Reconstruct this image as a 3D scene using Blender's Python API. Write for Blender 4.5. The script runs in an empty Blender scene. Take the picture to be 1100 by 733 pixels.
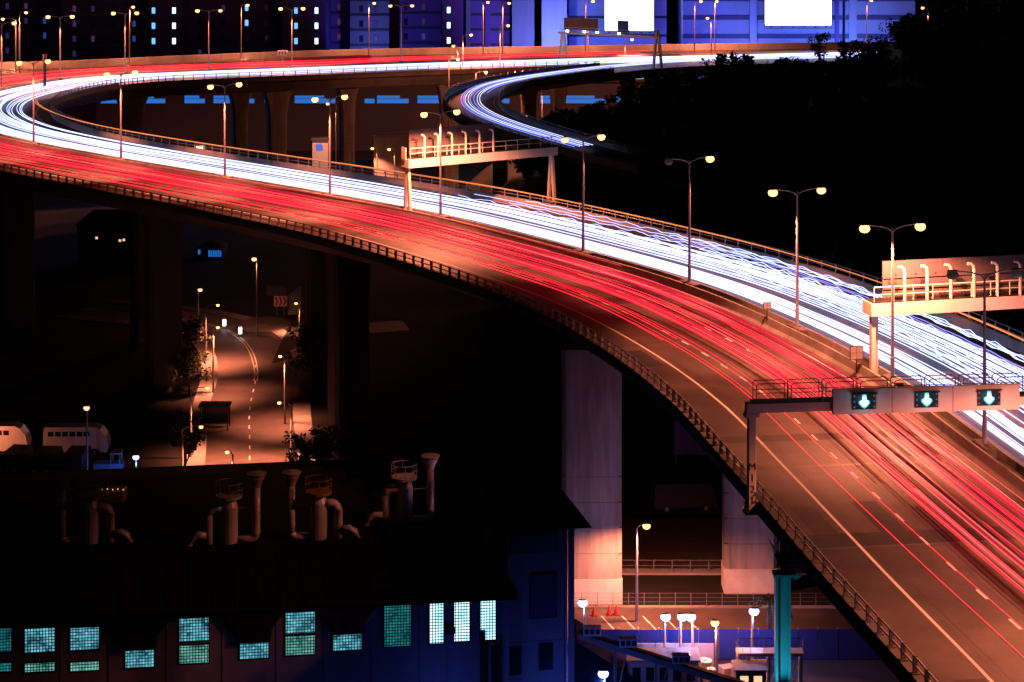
import bpy, math, random
from mathutils import Vector, Matrix

# ------------------------------------------------------------------ camera, world, sun, exposure
scene = bpy.context.scene
C = scene.collection
CAM_H = 37.0            # camera height above the viaduct deck (deck = z 0)
FPX = 2300.0            # focal length in photo pixels (1100 px wide frame)
HORIZON = -134.0        # horizon row of the photo
GROUND_Z = -24.0        # street level below the viaduct
cam_data = bpy.data.cameras.new('camera')
cam_data.sensor_width = 36.0
cam_data.lens = 36.0 * FPX / 1100.0
cam_data.shift_y = -(366.5 - HORIZON) / 1100.0
cam_data.clip_start = 1.0
cam_data.clip_end = 4000.0
camera = bpy.data.objects.new('camera', cam_data)
camera.location = (0, 0, CAM_H)
camera.rotation_euler = (math.radians(90), 0, 0)
C.objects.link(camera)
scene.camera = camera

world = bpy.data.worlds.new('World')
scene.world = world
world.use_nodes = True
wn = world.node_tree
sky = wn.nodes.new('ShaderNodeTexSky')
sky.sky_type = 'NISHITA'
sky.sun_disc = False
sky.sun_elevation = math.radians(-4)
sky.sun_rotation = math.radians(200)
wn.links.new(sky.outputs['Color'], wn.nodes['Background'].inputs['Color'])
wn.nodes['Background'].inputs['Strength'].default_value = 0.03

moon = bpy.data.lights.new('moon', 'SUN')
moon.energy = 0.004
moon.angle = math.radians(0.5)
moon.color = (0.75, 0.8, 1.0)
moon_ob = bpy.data.objects.new('moon', moon)
moon_ob.rotation_euler = (math.radians(50), 0, math.radians(20))
C.objects.link(moon_ob)

scene.view_settings.view_transform = 'Standard'
scene.view_settings.look = 'None'
scene.view_settings.exposure = 0.0
scene.view_settings.gamma = 1.0
scene.view_settings.use_curve_mapping = False
scene.cycles.use_denoising = True
scene.cycles.max_bounces = 6
scene.cycles.diffuse_bounces = 3
scene.cycles.glossy_bounces = 2
scene.cycles.transmission_bounces = 2
scene.cycles.sample_clamp_indirect = 4.0
scene.cycles.caustics_reflective = False
scene.cycles.caustics_refractive = False
scene.cycles.use_adaptive_sampling = True
scene.cycles.adaptive_threshold = 0.015

rnd = random.Random(7)

# ------------------------------------------------------------------ survey helper: photo pixel on a level plane -> ground point
def at(u, v, z=0.0):
    d = FPX * (CAM_H - z) / (v - HORIZON)
    return Vector(((u - 550.0) / FPX * d, d, z))
def at_d(u, v, d):
    return Vector(((u - 550.0) / FPX * d, d, CAM_H - d * (v - HORIZON) / FPX))

# ------------------------------------------------------------------ materials
MATS = {}
def mat(name, base=(0.5, 0.5, 0.5), rough=0.7, metal=0.0, var=0.0, scale=1.0, bump=0.0, bscale=8.0, streak=False,
        second=None, spec=0.3, dirt=0.0):
    """Principled surface with noise mottling between base and second, an optional stain layer and fine relief."""
    m = bpy.data.materials.new(name); m.use_nodes = True
    nt = m.node_tree; b = nt.nodes['Principled BSDF']
    b.inputs['Base Color'].default_value = (*base, 1)
    b.inputs['Roughness'].default_value = rough
    b.inputs['Metallic'].default_value = metal
    b.inputs['Specular IOR Level'].default_value = spec
    if var or bump or dirt:
        tc = nt.nodes.new('ShaderNodeTexCoord')
        mp = nt.nodes.new('ShaderNodeMapping')
        nt.links.new(tc.outputs['Object'], mp.inputs['Vector'])
        if streak: mp.inputs['Scale'].default_value = (1, 1, 0.12)
        ns = nt.nodes.new('ShaderNodeTexNoise')
        ns.inputs['Scale'].default_value = scale
        ns.inputs['Detail'].default_value = 8
        ns.inputs['Roughness'].default_value = 0.65
        nt.links.new(mp.outputs['Vector'], ns.inputs['Vector'])
        rp = nt.nodes.new('ShaderNodeValToRGB')
        s2 = second or tuple(c * (1 - var) for c in base)
        rp.color_ramp.elements[0].position = 0.3; rp.color_ramp.elements[0].color = (*s2, 1)
        rp.color_ramp.elements[1].position = 0.7; rp.color_ramp.elements[1].color = (*base, 1)
        nt.links.new(ns.outputs['Fac'], rp.inputs['Fac'])
        out = rp.outputs['Color']
        if dirt:
            n2 = nt.nodes.new('ShaderNodeTexNoise'); n2.inputs['Scale'].default_value = scale * 0.17
            n2.inputs['Detail'].default_value = 5
            nt.links.new(mp.outputs['Vector'], n2.inputs['Vector'])
            r2 = nt.nodes.new('ShaderNodeValToRGB')
            r2.color_ramp.elements[0].position = 0.42; r2.color_ramp.elements[0].color = (1 - dirt, 1 - dirt, 1 - dirt, 1)
            r2.color_ramp.elements[1].position = 0.62; r2.color_ramp.elements[1].color = (1, 1, 1, 1)
            nt.links.new(n2.outputs['Fac'], r2.inputs['Fac'])
            mx = nt.nodes.new('ShaderNodeMix'); mx.data_type = 'RGBA'; mx.blend_type = 'MULTIPLY'
            mx.inputs['Factor'].default_value = 1.0
            nt.links.new(out, mx.inputs['A']); nt.links.new(r2.outputs['Color'], mx.inputs['B'])
            out = mx.outputs['Result']
        nt.links.new(out, b.inputs['Base Color'])
        if bump:
            nb = nt.nodes.new('ShaderNodeTexNoise'); nb.inputs['Scale'].default_value = bscale
            nb.inputs['Detail'].default_value = 4
            nt.links.new(tc.outputs['Object'], nb.inputs['Vector'])
            bp = nt.nodes.new('ShaderNodeBump'); bp.inputs['Strength'].default_value = bump
            bp.inputs['Distance'].default_value = 0.05
            nt.links.new(nb.outputs['Fac'], bp.inputs['Height'])
            nt.links.new(bp.outputs['Normal'], b.inputs['Normal'])
    MATS[name] = m
    return m
def glow(name, color, strength, sample=True):
    m = bpy.data.materials.new(name); m.use_nodes = True
    nt = m.node_tree; b = nt.nodes['Principled BSDF']
    b.inputs['Base Color'].default_value = (0.02, 0.02, 0.02, 1)
    b.inputs['Emission Color'].default_value = (*color, 1)
    b.inputs['Emission Strength'].default_value = strength
    if not sample: m.cycles.emission_sampling = 'NONE'
    MATS[name] = m
    return m

mat('asphalt', (0.12, 0.094, 0.086), 0.62, var=0.4, scale=0.5, bump=0.3, bscale=10, dirt=0.5, spec=0.4)
mat('asphalt_patch_and_shade', (0.06, 0.058, 0.058), 0.7, var=0.4, scale=0.4, bump=0.2, bscale=14, dirt=0.3)
mat('road_paint', (0.78, 0.76, 0.70), 0.55, var=0.25, scale=2.5)
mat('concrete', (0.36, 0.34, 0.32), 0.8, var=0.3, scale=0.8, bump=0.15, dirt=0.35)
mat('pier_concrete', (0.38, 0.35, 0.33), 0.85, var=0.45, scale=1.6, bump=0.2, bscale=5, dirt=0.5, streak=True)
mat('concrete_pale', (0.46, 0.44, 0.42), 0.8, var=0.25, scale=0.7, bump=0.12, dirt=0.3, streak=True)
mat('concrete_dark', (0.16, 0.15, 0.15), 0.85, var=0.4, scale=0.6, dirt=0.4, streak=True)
mat('galvanised', (0.42, 0.42, 0.43), 0.45, metal=0.6, var=0.2, scale=3)
mat('column_steel', (0.36, 0.34, 0.32), 0.5, metal=0.3, var=0.25, scale=2)
mat('dark_steel', (0.05, 0.05, 0.055), 0.5, metal=0.5, var=0.2, scale=3)
mat('gantry_paint', (0.74, 0.68, 0.54), 0.5, var=0.15, scale=0.9, streak=True, dirt=0.15)
mat('sign_back', (0.16, 0.13, 0.135), 0.6, metal=0.2, var=0.15, scale=0.6, streak=True)
mat('soil', (0.10, 0.07, 0.05), 0.95, var=0.5, scale=2, bump=0.5)
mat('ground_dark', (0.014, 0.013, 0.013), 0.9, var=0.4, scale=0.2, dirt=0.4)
glow('sodium_lens', (1.0, 0.40, 0.09), 6.5)
glow('sodium_dim', (1.0, 0.45, 0.25), 2.2)
glow('unlit_lens', (1.0, 0.6, 0.4), 0.02)
glow('blue_lens', (0.26, 0.38, 1.0), 9.0)
SODIUM = (1.0, 0.25, 0.125)
BLUE = (0.16, 0.30, 1.0)

# ------------------------------------------------------------------ mesh helpers
class MB:
    def __init__(s): s.v = []; s.f = []
    def add(s, vs, fs):
        o = len(s.v); s.v += [tuple(p) for p in vs]; s.f += [tuple(i + o for i in f) for f in fs]; return s
    def box(s, x0, x1, y0, y1, z0, z1):
        return s.add([(x0,y0,z0),(x1,y0,z0),(x1,y1,z0),(x0,y1,z0),(x0,y0,z1),(x1,y0,z1),(x1,y1,z1),(x0,y1,z1)],
                     [(0,3,2,1),(4,5,6,7),(0,1,5,4),(1,2,6,5),(2,3,7,6),(3,0,4,7)])
    def cbox(s, c, size, ch=0.0):
        """box at a centre; ch chamfers the vertical and top edges"""
        x, y, z = c; a, b, h = [q / 2 for q in size]
        if not ch: return s.box(x-a, x+a, y-b, y+b, z-h, z+h)
        def ring(k, zz):
            return [(x-a+k,y-b,zz),(x+a-k,y-b,zz),(x+a,y-b+k,zz),(x+a,y+b-k,zz),(x+a-k,y+b,zz),(x-a+k,y+b,zz),(x-a,y+b-k,zz),(x-a,y-b+k,zz)]
        r0 = ring(ch, z-h); r1 = ring(ch, z+h-ch)
        r2 = [(x+(p[0]-x)*(a-ch)/a, y+(p[1]-y)*(b-ch)/b, z+h) for p in ring(ch, z+h)]
        fs = [tuple(range(7,-1,-1)), tuple(range(16,24))]
        for k in range(8):
            n = (k+1) % 8
            fs += [(k, n, n+8, k+8), (k+8, n+8, n+16, k+16)]
        return s.add(r0 + r1 + r2, fs)
    def tube(s, path, r, n=6, caps=True, squash=1.0):
        path = [Vector(p) for p in path]
        rr = r if isinstance(r, (list, tuple)) else [r] * len(path)
        o = len(s.v); m = len(path)
        for i, p in enumerate(path):
            t = (path[min(i+1, m-1)] - path[max(i-1, 0)])
            t = t.normalized() if t.length > 1e-9 else Vector((0,0,1))
            up = Vector((0,0,1)) if abs(t.z) < 0.95 else Vector((0,1,0))
            a = t.cross(up).normalized(); b = a.cross(t).normalized()
            for k in range(n):
                w = 2 * math.pi * (k + 0.5) / n
                s.v.append(tuple(p + (a * math.cos(w) + b * math.sin(w) * squash) * rr[i]))
        for i in range(m-1):
            for k in range(n):
                k2 = (k+1) % n
                s.f.append((o+i*n+k, o+i*n+k2, o+(i+1)*n+k2, o+(i+1)*n+k))
        if caps:
            s.f.append(tuple(o+k for k in range(n-1, -1, -1))); s.f.append(tuple(o+(m-1)*n+k for k in range(n)))
        return s
    def bar(s, a, b, w, h):
        """rectangular bar between two points: w across, h in height"""
        a = Vector(a); b = Vector(b); t = (b - a).normalized()
        up = Vector((0,0,1)) if abs(t.z) < 0.95 else Vector((0,1,0))
        x = t.cross(up).normalized() * w / 2; y = x.normalized().cross(t).normalized() * h / 2
        return s.add([a-x-y, a+x-y, a+x+y, a-x+y, b-x-y, b+x-y, b+x+y, b-x+y],
                     [(0,1,2,3),(7,6,5,4),(0,4,5,1),(1,5,6,2),(2,6,7,3),(3,7,4,0)])
    def sweep(s, pts, nrm, prof, closed=True, caps=True):
        """sweep a profile [(offset, z)] along pts (Vectors) with sideways unit vectors nrm"""
        o = len(s.v); n = len(prof); m = len(pts)
        for p, q in zip(pts, nrm):
            for d, z in prof: s.v.append((p.x + q.x*d, p.y + q.y*d, p.z + z))
        kk = n if closed else n-1
        for i in range(m-1):
            for k in range(kk):
                k2 = (k+1) % n
                s.f.append((o+i*n+k, o+(i+1)*n+k, o+(i+1)*n+k2, o+i*n+k2))
        if caps and closed:
            s.f.append(tuple(o+k for k in range(n))); s.f.append(tuple(o+(m-1)*n+k for k in range(n-1,-1,-1)))
        return s
    def lathe(s, prof, n=12, c=(0,0,0), flat=1.0):
        o = len(s.v); m = len(prof)
        for r, z in prof:
            for k in range(n):
                w = 2*math.pi*k/n; s.v.append((c[0]+r*math.cos(w), c[1]+r*math.sin(w)*flat, c[2]+z))
        for i in range(m-1):
            for k in range(n):
                k2 = (k+1) % n; s.f.append((o+i*n+k, o+i*n+k2, o+(i+1)*n+k2, o+(i+1)*n+k))
        s.f.append(tuple(o+k for k in range(n-1,-1,-1))); s.f.append(tuple(o+(m-1)*n+k for k in range(n)))
        return s
    def mesh(s, name, material, off=(0,0,0)):
        me = bpy.data.meshes.new(name)
        ox, oy, oz = off
        me.from_pydata([(x-ox, y-oy, z-oz) for x, y, z in s.v], [], s.f)
        me.update()
        if material: me.materials.append(MATS[material] if isinstance(material, str) else material)
        return me
    def build(s, name, material, parent=None, off=None, smooth=False):
        if off is None: off = (0,0,0)
        me = s.mesh(name, material, off)
        if smooth:
            me.polygons.foreach_set('use_smooth', [True]*len(me.polygons))
        return link(name, me, parent)
def link(name, data, parent=None, loc=None, rotz=None):
    o = bpy.data.objects.new(name, data); C.objects.link(o)
    if parent: o.parent = parent
    if loc is not None: o.location = loc
    if rotz is not None: o.rotation_euler = (0, 0, rotz)
    return o
def tag(o, label=None, cat=None, group=None, kind=None):
    if label: o['label'] = label
    if cat: o['category'] = cat
    if group: o['group'] = group
    if kind: o['kind'] = kind
    return o
def thing(name, label, cat, loc=(0,0,0), rotz=0, group=None):
    o = bpy.data.objects.new(name, None); C.objects.link(o)
    o.empty_display_size = 0.2
    o.location = loc; o.rotation_euler = (0, 0, rotz)
    return tag(o, label, cat, group)
def copy_tree(o, parent=None):
    c = o.copy(); C.objects.link(c); c.parent = parent
    for ch in o.children: copy_tree(ch, c)
    return c
def light(name, kind, loc, energy, color, parent=None, size=0.3, spot=None, blend=0.6, target=None):
    d = bpy.data.lights.new(name, kind); d.energy = energy; d.color = color
    if kind in ('POINT', 'SPOT'): d.shadow_soft_size = size
    if kind == 'SPOT': d.spot_size = math.radians(spot or 150); d.spot_blend = blend
    o = bpy.data.objects.new(name, d); C.objects.link(o)
    if parent: o.parent = parent
    o.location = loc
    if target is not None:
        o.rotation_euler = (Vector(target) - Vector(loc)).to_track_quat('-Z', 'Y').to_euler()
    return o

# ------------------------------------------------------------------ paths
def catmull(P, step=2.0):
    """Catmull-Rom through tuples of any length, resampled evenly in plan"""
    P = [tuple(p) for p in P]; n = len(P[0])
    Q = [tuple(2*a-b for a, b in zip(P[0], P[1]))] + P + [tuple(2*a-b for a, b in zip(P[-1], P[-2]))]
    fine = []
    for i in range(1, len(Q)-2):
        p0, p1, p2, p3 = Q[i-1:i+3]
        for k in range(40):
            t = k/40.0
            fine.append([0.5*((2*p1[j]) + (p2[j]-p0[j])*t + (2*p0[j]-5*p1[j]+4*p2[j]-p3[j])*t*t + (3*p1[j]-p0[j]-3*p2[j]+p3[j])*t**3) for j in range(n)])
    fine.append(list(P[-1]))
    S = [0.0]
    for a, b in zip(fine, fine[1:]): S.append(S[-1] + math.hypot(b[0]-a[0], b[1]-a[1]))
    N = max(2, int(S[-1]/step)); out = []; j = 0
    for i in range(N+1):
        s = S[-1]*i/N
        while j < len(S)-2 and S[j+1] < s: j += 1
        t = (s-S[j])/max(1e-9, S[j+1]-S[j])
        out.append([a+(b-a)*t for a, b in zip(fine[j], fine[j+1])])
    return out, S[-1]
class Path:
    """plan curve with z and any extra interpolated columns"""
    def __init__(s, P, step=2.0):
        rows, s.length = catmull(P, step); s.rows = rows; s.n = len(rows)
        s.p = [Vector(r[:3]) for r in rows]; s.x = [r[3:] for r in rows]; s.nrm = []
        for i in range(s.n):
            t = s.p[min(i+1, s.n-1)] - s.p[max(i-1, 0)]; t.z = 0; t.normalize()
            s.nrm.append(Vector((-t.y, t.x, 0)))      # left of travel
        s.step = s.length/(s.n-1)
    def at(s, dist, off=0.0, z=0.0):
        f = max(0, min(s.n-1.001, dist/s.step)); i = int(f); t = f-i
        p = s.p[i].lerp(s.p[i+1], t); n = s.nrm[i].lerp(s.nrm[i+1], t).normalized()
        return Vector((p.x+n.x*off, p.y+n.y*off, p.z+z))
    def normal(s, dist):
        f = max(0, min(s.n-1.001, dist/s.step)); i = int(f)
        return s.nrm[i].lerp(s.nrm[i+1], f-i).normalized()
    def col(s, dist, k):
        f = max(0, min(s.n-1.001, dist/s.step)); i = int(f); t = f-i
        return s.x[i][k]*(1-t)+s.x[i+1][k]*t
    def nearest(s, q):
        return min(range(s.n), key=lambda i: (s.p[i].x-q[0])**2+(s.p[i].y-q[1])**2)*s.step
    def sub(s, a, b, off, step=2.0, z=0.0):
        """points and normals between distances a and b at an offset (number or function of distance)"""
        n = max(1, int(math.ceil((b-a)/step))); P = []; N = []
        for i in range(n+1):
            d = a+(b-a)*i/n; o = off(d) if callable(off) else off
            P.append(s.at(d, o, z)); N.append(s.normal(d))
        return P, N

# main highway: the median line, with the width of the near (tail light) and far (headlight) carriageways
MAIN = Path([
    (38.5, 72, 0, 16.8, 14.6), (35.8, 96, 0, 16.6, 14.6), (32.9, 115, 0, 16.4, 14.6), (30.0, 134.9, 0, 16.2, 14.6), (27.2, 153.6, 0, 16.2, 14.6),
    (22.5, 171.6, 0, 16.0, 14.5), (16.1, 188.7, 0, 15.8, 14.4), (7.2, 204.6, 0, 15.2, 14.4), (-7.2, 226.4, 0, 14.8, 14.2),
    (-20.3, 241.8, 0, 14.6, 13.8), (-34.4, 256.6, 0, 14.4, 13.2), (-49.9, 272.6, 0, 14.0, 13.0), (-65.1, 289.5, 0, 13.5, 13.2),
    (-77.0, 306, 0, 13.2, 14.5), (-85.5, 325, 0, 13.0, 15.2), (-89.0, 345, 0, 12.8, 15.4), (-87.0, 364, 0, 12.6, 15.2), (-80.6, 381, 0, 12.5, 14.4),
    (-70.9, 391, 0, 12.4, 13.4), (-56.0, 398.5, 0, 12.4, 12.6), (-41.5, 404.5, 0, 12.4, 12.2), (-22.0, 413, 0, 12.2, 12.0), (1.9, 421.5, 0, 12.0, 12.0),
    (28.6, 430, 0, 12.0, 12.0), (64.3, 439, 0, 12.0, 12.0), (100, 446, 0, 12, 12), (150, 452, 0, 12, 12)], 2.0)
RED_W = lambda s: MAIN.col(s, 0)
WHITE_W = lambda s: MAIN.col(s, 1)
S_BEND = MAIN.nearest((-89, 345))
S_FAR = MAIN.nearest((-22, 413))
S_END = MAIN.length
S_GANTRY = MAIN.nearest((30.5, 131.5))

# ------------------------------------------------------------------ ground
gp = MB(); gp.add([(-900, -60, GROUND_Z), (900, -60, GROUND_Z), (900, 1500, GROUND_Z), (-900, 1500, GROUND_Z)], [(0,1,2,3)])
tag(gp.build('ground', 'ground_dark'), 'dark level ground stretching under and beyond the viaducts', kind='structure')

# ------------------------------------------------------------------ the highway
def strip(path, a, b, o0, o1, z, step=2.0, cols=1):
    m = MB(); n = max(1, int(math.ceil((b-a)/step)))
    for i in range(n+1):
        d = a+(b-a)*i/n
        w0 = o0(d) if callable(o0) else o0; w1 = o1(d) if callable(o1) else o1
        for c in range(cols+1): m.v.append(tuple(path.at(d, w0+(w1-w0)*c/cols, z)))
    k = cols+1
    for i in range(n):
        for c in range(cols): m.f.append((i*k+c, (i+1)*k+c, (i+1)*k+c+1, i*k+c+1))
    return m
def sweep_var(path, a, b, prof, step=4.0):
    """closed profile whose points may depend on distance: prof(d) -> [(offset, z)]"""
    m = MB(); n = max(1, int(math.ceil((b-a)/step))); k = len(prof(a))
    for i in range(n+1):
        d = a+(b-a)*i/n
        for o, z in prof(d): m.v.append(tuple(path.at(d, o, z)))
    for i in range(n):
        for c in range(k):
            c2 = (c+1) % k; m.f.append((i*k+c, (i+1)*k+c, (i+1)*k+c2, i*k+c2))
    m.f.append(tuple(range(k))); m.f.append(tuple(n*k+c for c in range(k-1, -1, -1)))
    return m
def girder(w_in, w_out, sgn):
    def prof(d):
        wi = w_in(d) if callable(w_in) else w_in; wo = w_out(d) if callable(w_out) else w_out
        c = (wi+wo)/2
        q = [(wi, -0.06), (wo, -0.06), (wo, -0.55), (wo-2.6, -0.95), (c+2.8, -2.7), (c-2.8, -2.7), (wi+2.2, -0.95), (wi, -0.55)]
        return [(sgn*o, z) for o, z in q]
    return prof

red_road = strip(MAIN, 0, S_END, 0.75, RED_W, 0.0, cols=2).build('road', 'asphalt')
tag(red_road, 'three lane elevated carriageway washed red by tail lights', kind='structure')
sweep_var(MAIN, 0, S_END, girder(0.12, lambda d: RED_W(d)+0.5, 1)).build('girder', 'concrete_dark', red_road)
white_road = strip(MAIN, 0, S_END, lambda d: -WHITE_W(d), -0.75, 0.0, cols=2).build('road', 'asphalt')
tag(white_road, 'three lane elevated carriageway filled with white headlight streaks', kind='structure')
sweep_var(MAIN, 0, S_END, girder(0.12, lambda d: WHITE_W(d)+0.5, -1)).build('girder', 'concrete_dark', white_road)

# painted lines
strip(MAIN, 0, S_FAR, lambda d: RED_W(d)-3.30, lambda d: RED_W(d)-3.12, 0.006).build('edge_line', 'road_paint', red_road)
strip(MAIN, 0, S_FAR, 1.55, 1.70, 0.006).build('edge_line', 'road_paint', red_road)
strip(MAIN, 0, S_FAR, -1.72, -1.57, 0.006).build('edge_line', 'road_paint', white_road)
strip(MAIN, 0, S_FAR, lambda d: -WHITE_W(d)+2.0, lambda d: -WHITE_W(d)+2.18, 0.006).build('edge_line', 'road_paint', white_road)
d = 4.0
while d < MAIN.nearest((-60, 283)):
    lw = (RED_W(d)-3.2-1.6)/3
    for k in (1, 2):
        o = 1.6+lw*k
        strip(MAIN, d, d+1.45, o-0.075, o+0.075, 0.006, step=0.8).build('lane_dash', 'road_paint', red_road)
    if d < 120:
        for k in (1, 2):
            o = -1.65-3.55*k
            strip(MAIN, d, d+1.45, o-0.075, o+0.075, 0.006, step=0.8).build('lane_dash', 'road_paint', white_road)
    d += 4.4
# expansion joints across the decks
mat('joint_steel', (0.10, 0.09, 0.09), 0.5, metal=0.4, var=0.3, scale=3)
for q in ((32, 120), (29.8, 136.5), (12.0, 197), (-7.5, 227), (-36, 258), (-60, 284)):
    s0 = MAIN.nearest(q)
    strip(MAIN, s0, s0+0.28, 0.8, lambda d: RED_W(d)-0.1, 0.004, step=0.28).build('expansion_joint', 'joint_steel', red_road)
    strip(MAIN, s0, s0+0.28, lambda d: -WHITE_W(d)+0.1, -0.8, 0.004, step=0.28).build('expansion_joint', 'joint_steel', white_road)

mat('asphalt_worn', (0.085, 0.07, 0.065), 0.7, var=0.4, scale=0.8, bump=0.3, bscale=10, dirt=0.3)
# dark bands painted for the gantry's shadow, then darker repair patches in the asphalt
pr_ = random.Random(11)
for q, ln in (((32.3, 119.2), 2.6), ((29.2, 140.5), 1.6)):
    s0 = MAIN.nearest(q); strip(MAIN, s0, s0+ln, 0.9, lambda d: RED_W(d)-0.2, 0.003, step=1.0).build('patch_and_shade_band', 'asphalt_patch_and_shade', red_road)
for k in range(16):
    s0 = pr_.uniform(15, 190); ln = pr_.uniform(2, 9); c = pr_.choice([3.4, 7.0, 10.8, 14.6])+pr_.uniform(-0.5, 0.5); w = pr_.uniform(0.5, 1.3)
    strip(MAIN, s0, s0+ln, c-w, min(c+w, 15.0), 0.002+0.0001*k, step=1.5).build('patch_and_shade_band', 'asphalt_worn' if k % 3 else 'asphalt_patch_and_shade', red_road)
# ------------------------------------------------------------------ median barrier: two rows of precast blocks with soil between
o0 = MAIN.at(MAIN.nearest((30, 135)))
barrier = thing('median_barrier', 'long double concrete median barrier between the red and white carriageways', 'barrier', o0)
SEG = 5.0; d = 0.0
while d < S_END-120:
    if not (S_BEND-38 < d < S_BEND+14):      # that stretch lies left of the frame
        for sg in (1, -1):
            P, N = MAIN.sub(d+0.03, d+SEG-0.03, 0.0, 2.5)
            m = MB(); m.sweep(P, N, [(sg*0.36, 0), (sg*1.02, 0), (sg*0.98, 0.1), (sg*0.78, 0.34), (sg*0.68, 0.92), (sg*0.50, 0.92), (sg*0.44, 0.3)][::-sg])
            m.build('barrier_block', 'concrete', barrier, o0)
    d += SEG
m = sweep_var(MAIN, 0, S_END-120, lambda d: [(-0.40, 0.0), (0.40, 0.0), (0.43, 0.42), (0, 0.52), (-0.43, 0.42)], 3.0)
m.build('soil_filling', 'soil', barrier, o0)

# ------------------------------------------------------------------ parapets with railings
def parapet(name, label, a, b, off, sgn, wall_h, wall_t, rail_zs, post_every, path=MAIN, seg=4.0, wall_mat='concrete_pale', rail_mat='galvanised',
            post_mat=None, rail_r=0.045, top_z=None, posts=True, cat='parapet', outward=0.0, post_w=0.13):
    """sgn +1 for the side left of travel; the wall stands just outside the offset line"""
    base = path.at((a+b)/2, sgn*off((a+b)/2))
    t = thing(name, label, cat, base)
    d = a
    while d < b-0.5:
        e = min(b, d+seg)
        P, N = path.sub(d+0.02, e-0.02, lambda q: sgn*(off(q)+outward), 2.0)
        prof = [(0, -0.55), (wall_t, -0.55), (wall_t, wall_h), (0.05, wall_h), (0, wall_h-0.05)]
        MB().sweep(P, [n*sgn for n in N], prof if sgn > 0 else prof[::-1]).build('wall_panel', wall_mat, t, base)
        d = e
    top = top_z or max(rail_zs, default=1.0)
    for rz in rail_zs:
        P, N = path.sub(a, b, lambda q: sgn*(off(q)+outward+wall_t*0.5), 2.0, rz)
        MB().tube(P, rail_r, 5).build('rail', rail_mat, t, base)
    if posts:
        h = top-wall_h+0.06
        me = MB().cbox((0, 0, h/2), (post_w, post_w*0.8, h)).cbox((0, 0, 0.03), (post_w*2, post_w*1.7, 0.06)).mesh('post', post_mat or rail_mat)
        d = a+post_every/2
        while d < b:
            n = path.normal(d)
            p = path.at(d, sgn*(off(d)+outward+wall_t*0.5), wall_h)
            link('post', me, t, p-base, math.atan2(n.y, n.x))
            d += post_every
    return t
mat('rail_dark', (0.24, 0.22, 0.25), 0.45, metal=0.5, var=0.3, scale=4)
near_end = MAIN.nearest((-84, 322))
parapet('bridge_parapet', 'dark two rail steel parapet along the outer edge of the red carriageway', 3, near_end, RED_W, 1, 0.28, 0.42,
        (0.66, 1.06), 1.8, rail_mat='galvanised', post_mat='rail_dark', seg=6.0, wall_mat='concrete_dark', post_w=0.2, rail_r=0.05)
parapet('bridge_parapet', 'pale concrete parapet with twin steel rails beside the white carriageway', 40, MAIN.nearest((-82, 379)), WHITE_W, -1, 0.85, 0.36,
        (1.22, 1.58), 2.0, seg=4.0)
parapet('bridge_parapet', 'thin dark railing on the far side of the bend above the piers', MAIN.nearest((-82, 379)), MAIN.nearest((10, 424)), WHITE_W, -1,
        0.35, 0.36, (0.8, 1.25), 2.2, seg=5.0, wall_mat='concrete_dark', rail_mat='rail_dark')
sA = MAIN.nearest((-93, 350)); sB = MAIN.nearest((-44, 403.4)); sC = MAIN.nearest((-23, 412.6))
parapet('bridge_parapet', 'far concrete parapet with three rails behind the red carriageway', sA, sB, RED_W, 1, 0.75, 0.36, (1.05, 1.4, 1.75), 2.2, seg=5.0)
parapet('bridge_parapet', 'short solid concrete parapet where the far carriageways merge', sB+0.3, sC, RED_W, 1, 1.45, 0.4, (), 2.2, seg=6.0, posts=False)

# rear slip road joining from the left
REAR = Path([(-150, 396, 0), (-110, 405, 0), (-85.8, 411.1, 0), (-64.4, 423.4, 0), (-32.6, 438.0, 0), (3.9, 445.5, 0), (39.4, 452.2, 0), (65.3, 456, 0), (110, 462, 0), (160, 466, 0)], 3.0)
rear_road = strip(REAR, 0, REAR.length, -10.5, 0.0, -0.008, cols=1).build('road', 'asphalt')
tag(rear_road, 'rear slip road joining the far carriageway under a row of lamps', kind='structure')
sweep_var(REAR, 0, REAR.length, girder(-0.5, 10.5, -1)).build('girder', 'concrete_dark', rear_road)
# keep its girder below the shared deck where they merge
parapet('bridge_parapet', 'long plain concrete parapet running along the far edge in front of the buildings', 10, REAR.length-5,
        lambda d: 0.0, 1, 1.35, 0.4, (), 3, path=REAR, seg=8.0, posts=False)

# curling ramp beyond the gantry
RAMP = Path([(90, 436, 0), (55, 426.5, 0), (33.9, 419, 0), (19.5, 407.5, 0), (9.5, 395.5, 0), (0.2, 381, 0), (-4.8, 367, 0), (-6.6, 352, -0.1), (-5.4, 336, -0.3),
             (-0.5, 319, -0.6), (9, 302, -1.5), (22, 288, -3.2), (36, 278, -5)], 2.0)
RW = 4.3
ramp_road = strip(RAMP, 0, RAMP.length, -RW, RW, -0.012, cols=1).build('road', 'asphalt')
tag(ramp_road, 'single curling ramp dropping towards the dark trees', kind='structure')
sweep_var(RAMP, 0, RAMP.length, lambda d: [(-RW-0.4, -0.07), (RW+0.4, -0.07), (RW+0.4, -0.5), (2.4, -0.9), (1.8, -1.9), (-1.8, -1.9), (-2.4, -0.9), (-RW-0.4, -0.5)]).build('girder', 'concrete_dark', ramp_road)
strip(RAMP, 0, RAMP.length, RW-0.7, RW-0.58, -0.006).build('edge_line', 'road_paint', ramp_road)
strip(RAMP, 0, RAMP.length, -RW+0.58, -RW+0.7, -0.006).build('edge_line', 'road_paint', ramp_road)
r0 = RAMP.nearest((16, 404))
parapet('bridge_parapet', 'pale curved parapet on the inside of the curling ramp', r0, RAMP.nearest((20, 290)), lambda d: RW, 1, 0.9, 0.3, (1.15,), 2.4, path=RAMP, seg=3.0)
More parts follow.
